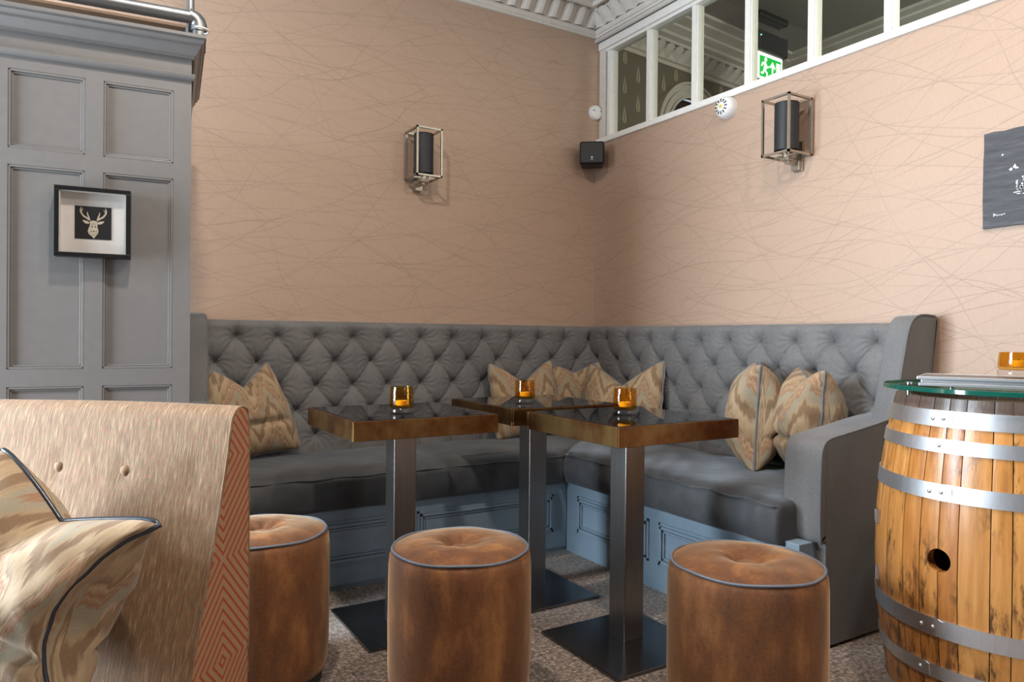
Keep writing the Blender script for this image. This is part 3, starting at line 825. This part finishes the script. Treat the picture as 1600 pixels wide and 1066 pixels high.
def stool(label, x, y, seed, rz=0, s=1.0):
    o = thing('round_stool', label, 'stool', (x, y, 0), rz, 'round velvet stools')
    mk('body', stool_geo(seed), 'brown_velvet', o, smooth=True, angle=60)
    sp = mk('seat_pad', stool_top(seed), 'brown_velvet', o, smooth=True)
    mk('button', lathe([(.0005, .006), (.005, .005), (.009, .001), (.009, -.002)], 14), 'brown_velvet', sp, smooth=True).location = (0, 0, .4245)
    mk('piping', tube([(.186 * math.cos(2 * PI * i / 72), .186 * math.sin(2 * PI * i / 72), .443 + .0015 * math.sin(i * .5)) for i in range(72)], .0036, 6, closed=True), 'piping_grey', o, smooth=True)
    mk('base', lathe([(.176, 0), (.176, .04)], 48), 'dark_base', o, smooth=True, angle=40)
    o.scale = (s, s, 1)
    return o
stool('brown velvet drum stool half hidden by the armchair', -2.205, -1.275, 1.0)
stool('brown velvet drum stool in the middle, in front of the left table', -1.765, -1.70, 2.3, R(40))
stool('brown velvet drum stool on the right, nearest the barrel', -1.185, -2.19, 3.1, R(100), 1.02)

# ------------------------------------------------------------------ armchair in the left foreground
CZ = R(-44.3); cx_, cy_ = -2.396, -1.88
tvec = Vector((-.716, .698, 0)); W2 = .33
cc = Vector((cx_, cy_, 0)) + tvec * W2
AC = thing('armchair', 'beige slub-weave armchair with chevron sides in the left foreground', 'armchair', cc, CZ)
def back_prof():
    p = [(-.19, .10), (-.125, .36), (-.085, .50), (-.045, .64), (-.014, .76), (-.003, .83), (.008, .856), (.028, .868), (.05, .863), (.06, .85), (.062, .6), (.062, .10)]
    return smooth_poly(p, 2)
bp = back_prof()
def back_body():
    n = len(bp); V, F = [], []; m = 60
    for j in range(m + 1):
        x = -W2 + 2 * W2 * j / m
        for y, z in bp:
            sag = .008 * math.sin(x * 5 + 1) * (1 if z > .84 else 0) * .5
            dim = 0
            if y < .02:
                for bx in [W2 - .244 - .171 * k for k in range(-1, 4)]:
                    d = math.hypot(x - bx, z - .725); dim += .008 * math.exp(-(d / .02) ** 2)
            V.append((x, y + dim, z + sag))
    for j in range(m):
        for i in range(n - 1):
            F.append((j * n + i, (j + 1) * n + i, (j + 1) * n + i + 1, j * n + i + 1))
    return V, F
bb = mk('back', back_body(), 'slub_weave', AC, smooth=True)
for bx in [W2 - .244 - .171 * k for k in range(0, 4)]:
    mk('button', xf(lathe([(.0005, .008), (.007, .0065), (.0125, .002), (.0125, -.004)], 16), Matrix.Translation((bx, -.016, .725)) @ Matrix.Rotation(PI / 2, 4, 'X')), 'slub_weave', bb, smooth=True)
for sx in (1, -1):
    n = len(bp); V = [(sx * W2, y, z) for y, z in bp] + [(sx * (W2 + .004), y + (.004 if y < .02 else -.004), z - (.004 if z > .84 else 0)) for y, z in bp]
    F = [(i, i + 1, n + i + 1, n + i) for i in range(n - 1)] + [tuple(range(n, 2 * n))]
    if sx < 0: F = [f[::-1] for f in F]
    sd = mk('side_panel', (V, F), 'chevron_weave', AC)
    mk('piping', tube([(sx * (W2 + .001), y, z) for y, z in bp[:-3]], .003, 6), 'slub_weave', sd, smooth=True)
mk('seat', rbox(-W2, W2, -.72, -.10, .10, .32, .04, 24, 20, 10), 'slub_weave', AC, smooth=True)
for sx in (-1, 1):
    for y in (-.67, .02): mk('leg', lathe([(.018, 0), (.024, .12)], 16, sx * (W2 - .06), y), 'black_wood', AC, smooth=True, angle=40)
pc_ = Vector((cx_, cy_, 0)) + tvec * .335 + Vector((-.698, -.716, 0)) * .265
cushion('large flame-stitch cushion with navy piping lying in the armchair', (pc_.x, pc_.y, .35), CZ, R(14), R(17), .46, .42, .26, .075, .02, .3, 8, .10, .05, 'piping_navy', .0055, 'patterned scatter cushions', (.2, .3))

# ------------------------------------------------------------------ barrel
BX, BY, BH = -.505, -2.493, .873
BA = thing('whisky_barrel', 'oak barrel with galvanised hoops standing as a side table at the right', 'barrel', (BX, BY, 0))
def br_(z): return .270 + .050 * (1 - ((z - BH / 2) / (BH / 2)) ** 2)
edges = [R(a) for a in (146, 158.8, 168.7, 177.7, 186.1, 198.4, 206.3)]
a = edges[-1]; rb = random.Random(4)
while a < R(146 + 360) - R(9):
    a += R(rb.uniform(8.5, 14)); edges.append(a)
edges[-1] = R(146 + 360)
def stave_geo(a0, a1, z0=0.0, z1=BH, nz=14):
    V, F = [], []; gap = .0011; na = 4
    for lay, off in ((0, 0), (1, -.026)):
        for j in range(nz + 1):
            z = z0 + (z1 - z0) * j / nz; r = br_(z) + off
            for i in range(na + 1):
                t = a0 + (a1 - a0) * i / na; ga = gap / r
                t = min(max(t, a0 + ga), a1 - ga); rr = r - (.0012 if lay == 0 and i in (0, na) else 0)
                V.append((rr * math.cos(t), rr * math.sin(t), z))
    n = na + 1; L = n * (nz + 1)
    for j in range(nz):
        for i in range(na):
            F.append((j * n + i, j * n + i + 1, (j + 1) * n + i + 1, (j + 1) * n + i)); F.append((L + j * n + i, L + (j + 1) * n + i, L + (j + 1) * n + i + 1, L + j * n + i + 1))
        F.append((j * n, (j + 1) * n, L + (j + 1) * n, L + j * n)); F.append((j * n + na, L + j * n + na, L + (j + 1) * n + na, (j + 1) * n + na))
    for i in range(na):
        F.append((i, L + i, L + i + 1, i + 1)); k = nz * n; F.append((k + i, k + i + 1, L + k + i + 1, L + k + i))
    return V, F
staves = []
for a0, a1 in zip(edges, edges[1:]):
    staves.append((a0, a1, mk('stave', stave_geo(a0, a1), 'oak_stave', BA, smooth=True, angle=25)))
# bung hole bored through the staves it touches
HB, HZ = R(178.2), .47
ct = xf(lathe([(.029, -.1), (.029, .1)], 32), Matrix.Rotation(HB, 4, 'Z') @ Matrix.Translation((br_(HZ), 0, HZ)) @ Matrix.Rotation(PI / 2, 4, 'Y'))
cut = mk('cutter', ct, None); cut.location = (BX, BY, 0)
for a0, a1, o in staves:
    if a0 < HB + .11 and a1 > HB - .11:
        md = o.modifiers.new('bore', 'BOOLEAN'); md.object = cut; md.operation = 'DIFFERENCE'; md.solver = 'EXACT'
bpy.context.view_layer.update()
dg = bpy.context.evaluated_depsgraph_get()
for a0, a1, o in staves:
    if o.modifiers:
        nm = bpy.data.meshes.new_from_object(o.evaluated_get(dg)); o.modifiers.clear(); o.data = nm
bpy.data.objects.remove(cut)
mk('head', lathe([(.001, BH - .03), (.256, BH - .03), (.256, BH - .045), (.001, BH - .045)], 40, cap=False), 'oak_stave', BA)
mk('bottom', lathe([(.001, .03), (.262, .03), (.262, .045), (.001, .045)], 40, cap=False), 'oak_stave', BA)
rg = lathe([(.0005, .0045), (.003, .004), (.0048, .002), (.005, 0)], 12)
def hoop(z0, z1, lap, nriv):
    n = 72; V, F = [], []; pr_ = [(z0, .0005), (z0, .0035), (z1, .0035), (z1, .0005)]
    for i in range(n):
        t = 2 * PI * i / n
        for z, d in pr_: V.append(((br_(z) + d) * math.cos(t), (br_(z) + d) * math.sin(t), z))
    for i in range(n):
        for k in range(3):
            j = (i + 1) % n; F.append((i * 4 + k, j * 4 + k, j * 4 + k + 1, i * 4 + k + 1))
    h = mk('hoop', (V, F), 'galvanised', BA, smooth=True, angle=40)
    # overlapping strap end, then its rivets
    V, F = [], []; m = 10
    for i in range(m + 1):
        t = R(lap - 26 + 26 * i / m); c = 1 if i < m else .82
        zm, hz = (z0 + z1) / 2, (z1 - z0) / 2 * c
        for z, d in ((zm - hz, .003), (zm - hz, .0056), (zm + hz, .0056), (zm + hz, .003)): V.append(((br_(z) + d) * math.cos(t), (br_(z) + d) * math.sin(t), z))
    for i in range(m):
        for k in range(3): F.append((i * 4 + k, i * 4 + 4 + k, i * 4 + 5 + k, i * 4 + k + 1))
    F.append((m * 4, m * 4 + 1, m * 4 + 2, m * 4 + 3))
    mk('lap', (V, F), 'galvanised', h, smooth=True, angle=40)
    for k in range(nriv):
        t = R(lap - 4.5 - 5.5 * k); z = (z0 + z1) / 2 - .002 * k
        mk('rivet', xf(rg, Matrix.Rotation(t, 4, 'Z') @ Matrix.Translation((br_(z) + .0054, 0, z)) @ Matrix.Rotation(PI / 2, 4, 'Y')), 'galvanised', h, smooth=True)
hoop(.802, .843, 180.5, 2); hoop(.738, .772, 180, 1); hoop(.620, .661, 183, 2)
hoop(.277, .323, 180.5, 2); hoop(.165, .201, 173, 1); hoop(.035, .078, 170, 2)
for z, t in ((.522, 133), (.365, 134)):
    hg = mk('hinge', join(xf(box(-.001, .004, -.016, .016, -.02, .02, .001), Matrix.Rotation(R(t), 4, 'Z') @ Matrix.Translation((br_(z), 0, z))),
                     xf(lathe([(.005, -.02), (.005, .02)], 10), Matrix.Rotation(R(t), 4, 'Z') @ Matrix.Translation((br_(z) + .006, 0, z)))), 'chrome', BA)
# glass disc on standoffs
GT = thing('glass_disc', 'round clear glass disc with green edge on chrome standoffs over the barrel', 'glass top', (BX, BY, BH))
gz0, gz1, GR = .0145, .0265, .302
mk('disc', lathe([(.001, gz1), (GR - .002, gz1), (GR - .002, gz0), (.001, gz0)], 96, cap=False), 'green_glass', GT, smooth=True, angle=30)
mk('rim', lathe([(GR - .0018, gz0), (GR - .0006, gz0), (GR, gz0 + .001), (GR, gz1 - .001), (GR - .0006, gz1), (GR - .0018, gz1)], 96, cap=False), 'green_edge', GT, smooth=True, angle=30)
for t in (147, 237, 327, 57):
    x, y = .266 * math.cos(R(t)), .266 * math.sin(R(t))
    st = mk('standoff', lathe([(.009, 0), (.009, gz0)], 18, x, y), 'chrome', GT, smooth=True, angle=40)
    mk('cap', lathe([(.009, gz1), (.009, gz1 + .007), (.007, gz1 + .009)], 18, x, y), 'chrome', st, smooth=True, angle=40)
# menu boards on the glass
zb = BH + gz1 + .0004
mz = R(-58.8 + 90 + 4)
for i, (dx, dy, dr) in enumerate(((0, 0, 0), (.004, -.003, .8), (-.003, .002, -.6))):
    lb = ('metal-edged menu board at the bottom of the stack on the glass disc', 'metal-edged menu board in the middle of the stack of three', 'metal-edged menu board on top of the stack, under the candle holder')[i]
    mb = thing('menu_board', lb, 'menu', (BX - .070 + dx, BY + .018 + dy, zb + i * .0085), R(-65.4 + dr), 'stacked menu boards')
    mk('board', box(-.152, .152, -.106, .106, .001, .0072, .001), 'grey_board', mb)
    mk('edge_strip', join(box(-.155, -.151, -.108, .108, 0, .0082, .001), box(.151, .155, -.108, .108, 0, .0082, .001), box(-.155, .155, -.11, -.1055, 0, .0082, .001), box(-.155, .155, .1055, .11, 0, .0082, .001)), 'galvanised', mb)
c4 = candle('amber glass candle holder on the menu boards over the barrel', (BX - .05, BY - .045, zb + .0262), .046, .066)

# ------------------------------------------------------------------ wall lamps
def wall_lamp(label, base, rz):
    # local: wall in plane y=0, lamp towards -y, x across, z from the cage bottom
    o = thing('wall_lamp', label, 'lamp', base, rz, 'caged wall lamps')
    w, d0, d1, hh, t = .0705, .013, .164, .245, .0045
    bars = []
    for x in (-w + t, w - t):
        for y in (-d0 - t, -d1 + t): bars.append(box(x - t, x + t, y - t, y + t, 0, hh))
    for z in (t, hh - t):
        for y in (-d0 - t, -d1 + t): bars.append(box(-w, w, y - t, y + t, z - t, z + t))
        for x in (-w + t, w - t): bars.append(box(x - t, x + t, -d1, -d0, z - t, z + t))
    mk('cage', join(*bars), 'nickel', o)
    yc = -(d0 + d1) / 2
    mk('shade', lathe([(.05, .024), (.05, .226), (.0485, .226), (.0485, .024)], 40, 0, yc, cap=False), 'black_shade', o, smooth=True, angle=30)
    mk('bulb', lathe([(.012, .03), (.014, .06), (.024, .1), (.026, .13), (.018, .155), (.001, .163)], 20, 0, yc), 'white_plastic', o, smooth=True)
    mk('lamp_holder', join(lathe([(.017, -.012), (.017, .034)], 20, 0, yc), box(-.06, .06, yc - .006, yc + .006, .0, .008), box(-.022, .022, yc - .02, yc + .02, -.018, -.004, .002)), 'nickel', o)
    mk('arm', box(-.009, .009, yc, -.01, -.03, -.012, .001), 'nickel', o)
    mk('wall_plate', join(box(-.022, .022, -.012, 0, -.055, .075, .002), box(-.02, .02, -.032, -.01, -.052, -.012, .002)), 'nickel', o)
    return o
wall_lamp('caged black wall lamp on the left wall above the banquette', (-1.166, 0, 1.823), 0)
wall_lamp('caged black wall lamp on the right wall beside the smoke detector', (0, -1.44, 1.80), -PI / 2)

# smoke detector, sensor, loudspeaker
SD = thing('smoke_detector', 'white round smoke detector with slots under the window sill', 'smoke detector', (0, -1.04, 2.128))
ry = Matrix.Rotation(-PI / 2, 4, 'Y')
mk('body', xf(lathe([(.053, 0), (.053, .012), (.051, .03), (.046, .042), (.036, .052), (.02, .056), (.0005, .057)], 40), ry), 'white_plastic', SD, smooth=True, angle=35)
mk('test_button', xf(lathe([(.008, .056), (.008, .060), (.0005, .061)], 16), ry), 'yellow_plastic', SD, smooth=True, angle=35)
for i in range(12):
    a = 2 * PI * i / 12
    mk('slot', xf(xf(box(.020, .040, -.0028, .0028, -.003, .0015), Matrix.Rotation(a, 4, 'Z')), ry @ Matrix.Translation((0, 0, .0545)) ) if False else xf(xf(box(.020, .036, -.0028, .0028, .0525, .0558), Matrix.Rotation(a, 4, 'Z')), ry), 'slot_dark', SD)
PS = thing('alarm_sensor', 'small white round sensor by the corner post of the panes', 'sensor', (-.01, -.0, 2.375))
mk('body', xf(lathe([(.043, 0), (.043, .014), (.039, .024), (.025, .031), (.0005, .033)], 32), Matrix.Rotation(PI / 2, 4, 'X')), 'white_plastic', PS, smooth=True, angle=35)
mk('lens_line', box(-.03, .03, -.0315, -.027, .004, .008), 'slot_dark', PS)
SP = thing('loudspeaker', 'small black cube loudspeaker mounted in the corner under the sill', 'speaker', (-.105, -.105, 2.02), R(-38))
mk('case', rbox(-.072, .072, -.06, .06, 0, .134, .012, 10, 10, 10, lambda u, v, w, p: (p.x * (1 - .12 * v), p.y, p.z)), 'black_plastic', SP, smooth=True)
mk('grille', box(-.062, .062, -.0625, -.058, .01, .124, .002), 'black_shade', SP)
mk('bracket', box(-.015, .015, .055, .10, .05, .085), 'black_plastic', SP)
mk('emblem', join(poly_xz([(-.006, .044), (.006, .044), (.003, .036), (0, .033), (-.003, .036)], -.0635, -.0625), poly_xz([(-.009, .026), (0, .032), (.009, .026), (.006, .026), (0, .029), (-.006, .026)], -.0635, -.0625)), 'chalk', SP)

# slate plaque on the right wall
SL = thing('slate_plaque', 'dark slate plaque with a white painted sketch on the right wall', 'plaque', (0, -2.41, 1.405))
rs = random.Random(5)
def slate():
    pts = []; N = 14
    for i in range(N): pts.append((-.225 + .45 * i / N, rs.uniform(-.003, .003)))
    for i in range(10): pts.append((.225 + rs.uniform(-.003, .003), .325 * i / 10))
    for i in range(N): pts.append((.225 - .45 * i / N, .325 + rs.uniform(-.003, .003)))
    for i in range(10): pts.append((-.225 + rs.uniform(-.0015, .0015), .325 - .325 * i / 10))
    n = len(pts); V = [(-.012, -x, z) for x, z in pts] + [(-.002, -x, z) for x, z in pts]
    return V, [tuple(range(n)), tuple(range(n, 2 * n))[::-1]] + [(i, n + i, n + (i + 1) % n, (i + 1) % n) for i in range(n)]
mk('slab', slate(), 'slate', SL)
def dab(y, z, w, h, a=0):
    n = 8; V = []
    for i in range(n):
        t = 2 * PI * i / n; k = rs.uniform(.6, 1.2); p, q = w * k * math.cos(t), h * k * math.sin(t)
        V.append((-.0128, y - (p * math.cos(a) - q * math.sin(a)), z + p * math.sin(a) + q * math.cos(a)))
    return V, [tuple(range(n))]
sk = [dab(.139, .190, .006, .006), dab(.128, .198, .005, .008), dab(.122, .192, .006, .004), dab(.166, .243, .003, .004)]
for i in range(26): sk.append(dab(.128 - rs.random() * .05, .118 + rs.random() * .045, rs.uniform(.003, .008), rs.uniform(.002, .004), rs.uniform(.6, 1.8)))
for i in range(22): sk.append(dab(.142 - rs.random() * .20, .112 + rs.uniform(-.008, .006), rs.uniform(.006, .014), .0022, rs.uniform(-.1, .2)))
for i in range(40): sk.append(dab(.05 - rs.random() * .09, .12 + rs.random() * .11, rs.uniform(.003, .009), rs.uniform(.002, .004), rs.uniform(.3, 2.4)))
mk('sketch', join(*sk), 'chalk', SL)['kind'] = 'stuff'
sg = [dab(.190, .044, .0022, .006, 0), dab(.186, .045, .002, .0045), dab(.180, .042, .0018, .004), dab(.174, .042, .003, .0028), dab(.167, .042, .003, .0026), dab(.159, .0435, .005, .0014, .15)]
mk('signature', join(*sg), 'chalk', SL)

# ------------------------------------------------------------------ panelled cupboard on the left
CA = R(5.8)
# local frame: right front edge at x=0, cupboard runs to -x, front in plane y=0 facing -y
CB = thing('panelled_cupboard', 'tall grey painted panelled cupboard with cornice at the left', 'cupboard', (-2.358, -.918, 0), -CA)
CW, CDp = .80, .60
mk('carcass', box(-CW, 0, .012, CDp, 0, 1.93), 'grey_paint', CB)
cols = [(-.249, -.052), (-.496, -.298), (-.745, -.545)]
rows = [(1.569, 1.804), (.910, 1.520), (.27, .857)]
# frame of stiles and rails
xs = [0] + [v for a, b in cols for v in (b, a)] + [-CW]
for i in range(0, len(xs), 2): mk('stile', box(xs[i + 1], xs[i], 0, .014, 0, 1.93), 'grey_paint', CB)
zs = [0] + [v for a, b in reversed(rows) for v in (a, b)] + [1.93]
for a, b in cols:
    for i in range(0, len(zs), 2): mk('rail', box(a, b, 0, .014, zs[i], zs[i + 1]), 'grey_paint', CB)
for a, b in cols:
    for z0, z1 in rows:
        p = mk('panel', box(a, b, .009, .013, z0, z1), 'grey_paint', CB)
        def bead(x0, x1, y0, y1, zz0, zz1): return box(x0, x1, y0, y1, zz0, zz1, .0012)
        mk('bead', join(bead(a, b, .001, .012, z1 - .007, z1), bead(a, b, .001, .012, z0, z0 + .007), bead(a, a + .007, .001, .012, z0, z1), bead(b - .007, b, .001, .012, z0, z1),
                        bead(a + .006, b - .006, .005, .012, z1 - .013, z1 - .007), bead(a + .006, b - .006, .005, .012, z0 + .007, z0 + .013), bead(a + .007, a + .013, .005, .012, z0, z1), bead(b - .013, b - .007, .005, .012, z0, z1)), 'grey_paint', p)
def ccorn(prof):
    V, F = [], []
    for d, z in prof: V += [(-CW, -d, z), (d * .62, -d, z), (d * .62, CDp, z)]
    for i in range(len(prof) - 1):
        a = 3 * i
        for k in range(2): F.append((a + k, a + k + 1, a + k + 4, a + k + 3))
    k = 3 * (len(prof) - 1); V += [(-CW, CDp, prof[-1][1])]; F.append((k, k + 1, k + 2, len(V) - 1))
    return V, F
mk('necking', ccorn([(0, 1.842), (.010, 1.843), (.016, 1.849), (.018, 1.856), (.012, 1.862), (0, 1.864)]), 'grey_paint', CB, smooth=True, angle=40)
mk('cornice', ccorn([(0, 1.912), (.012, 1.912), (.012, 1.918), (.018, 1.920), (.026, 1.928), (.036, 1.938), (.042, 1.941), (.042, 1.949), (.05, 1.951), (.058, 1.958), (.058, 1.963), (.066, 1.964), (.066, 1.974), (0, 1.976)]), 'grey_paint', CB, smooth=True, angle=25)

# pipes above the cupboard
PM = Matrix.Translation((-2.358, -.918, 0)) @ Matrix.Rotation(-CA, 4, 'Z')
def pw(x, y, z): return PM @ Vector((x, y, z))
PG = thing('heating_pipe', 'grey metal heating pipe with elbow running above the cupboard', 'pipe', pw(0, .1, 1.98))
mk('run', tube([pw(-3.0, .1, 2.09), pw(-.002, .1, 2.09)], .0215, 20), 'pipe_metal', PG, smooth=True, world=True, angle=40)
el = [pw(-.004, .1, 2.09)]
for i in range(1, 9):
    t = PI / 2 * i / 8; el.append(pw(-.004 + .028 * math.sin(t), .1 + .0, 2.09 - .028 * (1 - math.cos(t))))
mk('elbow', tube(el + [pw(.024, .1, 2.045)], .0255, 20), 'pipe_metal', PG, smooth=True, world=True, angle=40)
mk('drop', tube([pw(.024, .1, 2.05), pw(.024, .1, 1.978)], .0215, 16), 'pipe_metal', PG, smooth=True, world=True, angle=40)
mk('collar', tube([pw(.002, .1, 2.09), pw(-.003, .1, 2.09)], .0275, 20), 'pipe_metal', PG, smooth=True, world=True, angle=40)
rgp = [pw(.024 + .03 * math.cos(i * PI / 9), .075 + .03 * math.sin(i * PI / 9) - .02, 2.045 - .012) for i in range(-6, 4)]
mk('clip', tube(rgp, .003, 6), 'white_plastic', PG, smooth=True, world=True)
PT = thing('riser_pipe', 'thin vertical metal pipe rising behind the pipe elbow to the ceiling', 'pipe', pw(-.002, .145, 1.978))
mk('riser', tube([pw(-.002, .155, 1.978), pw(-.002, .155, ZC)], .0125, 14), 'pipe_metal', PT, smooth=True, world=True, angle=40)
mk('coupling', tube([pw(-.002, .155, 2.045), pw(-.002, .155, 2.075)], .016, 14), 'pipe_metal', PT, smooth=True, world=True, angle=40)
P2 = thing('lower_pipe', 'dull shadow-brown pipe tucked under the larger pipe above the cupboard', 'pipe', pw(-.05, .16, 1.978))
mk('run', tube([pw(-3.0, .17, 2.072), pw(-.016, .17, 2.072)], .014, 14), 'pipe_shadow_brown', P2, smooth=True, world=True, angle=40)

# framed stag print on the cupboard
SF = thing('framed_print', 'black box-framed stag head print with white mount on the grey cupboard', 'picture', pw(-.2725, 0, 1.251), -CA)
fw_, fh_, fd = .1015, .212, .042
def fr(x0, x1, z0, z1): return box(x0, x1, -fd, -.002, z0, z1, .001)
mk('frame', join(fr(-fw_, fw_, 0, .013), fr(-fw_, fw_, fh_ - .013, fh_), fr(-fw_, -fw_ + .013, .013, fh_ - .013), fr(fw_ - .013, fw_, .013, fh_ - .013)), 'black_wood', SF)
mt = mk('mount', join(box(-fw_ + .012, fw_ - .012, -.014, -.004, .012, fh_ - .012), box(-fw_ + .0125, -fw_ + .0155, -fd + .004, -.013, .013, fh_ - .013), box(fw_ - .0155, fw_ - .0125, -fd + .004, -.013, .013, fh_ - .013), box(-fw_ + .013, fw_ - .013, -fd + .004, -.013, fh_ - .0155, fh_ - .0125)), 'mat_board', SF)
mk('glazing', box(-fw_ + .012, fw_ - .012, -fd + .001, -fd + .003, .012, fh_ - .012), 'clear_glass', SF)
pr2 = mk('print', box(-.05, .048, -.0155, -.0135, .058, .158), 'print_black', SF)
def stroke(pts, ws):
    V, F = [], []; n = len(pts)
    for i, (x, z) in enumerate(pts):
        a = Vector(pts[max(i - 1, 0)]); b = Vector(pts[min(i + 1, n - 1)]); d = (b - a).normalized(); m = Vector((-d.y, d.x)) * ws[i]
        V += [(x + m.x, -.0162, z + m.y), (x - m.x, -.0162, z - m.y)]
    for i in range(n - 1): F.append((2 * i, 2 * i + 1, 2 * i + 3, 2 * i + 2))
    return V, F
# coordinates traced in a 100x100 print square, x right, y down
def q(x, y): return (-.05 + .098 * x / 100, .158 - .1 * y / 100)
parts = []
for s in (0, 1):
    f = (lambda x, y: q(x, y)) if s == 0 else (lambda x, y: q(101 - x, y))
    parts.append(stroke([f(41, 42), f(34, 37), f(24, 31), f(17, 21), f(15, 12), f(18, 4)], [.0028, .0026, .0024, .0022, .0018, .0008]))
    parts.append(stroke([f(39, 40), f(37, 31), f(34, 24), f(34, 17)], [.0022, .0019, .0015, .0006]))
    parts.append(stroke([f(18, 18), f(19, 13), f(23, 8)], [.0014, .0011, .0004]))
    parts.append(stroke([f(18, 22), f(14, 18)], [.0014, .0005]))
    ear = [f(20, 43), f(28, 44), f(36, 46), f(40, 50), f(37, 54), f(29, 53), f(24, 49)]
    parts.append(([(x, -.0162, z) for x, z in ear], [tuple(range(len(ear)))]))
hd = [q(*p) for p in ((41, 45), (50, 43), (60, 45), (62, 52), (61, 62), (64, 72), (63, 83), (57, 90), (52, 98), (46, 91), (38, 85), (35, 76), (38, 66), (41, 58))]
parts.append(([(x, -.0162, z) for x, z in hd], [tuple(range(len(hd)))]))
mk('stag_head', join(*parts), 'print_stag', pr2)
mkz = []
for (x, y, w, h) in ((47, 62, 1.6, 3.2), (56, 62, 1.6, 3.2), (51.5, 76, 3, 1.6), (44, 76, .8, 4), (58, 76, .8, 4), (49, 86, .8, 3), (54, 86, .8, 3), (51, 53, .7, 4), (46, 54, .6, 3), (56, 54, .6, 3), (41, 82, .7, 3), (60, 83, .7, 2.5)):
    n = 8; mkz.append(([(q(x + w * math.cos(2 * PI * i / n), y + h * math.sin(2 * PI * i / n))[0], -.0166, q(x, y + h * math.sin(2 * PI * i / n))[1]) for i in range(n)], [tuple(range(n))]))
mk('stag_markings', join(*mkz), 'print_black', pr2)
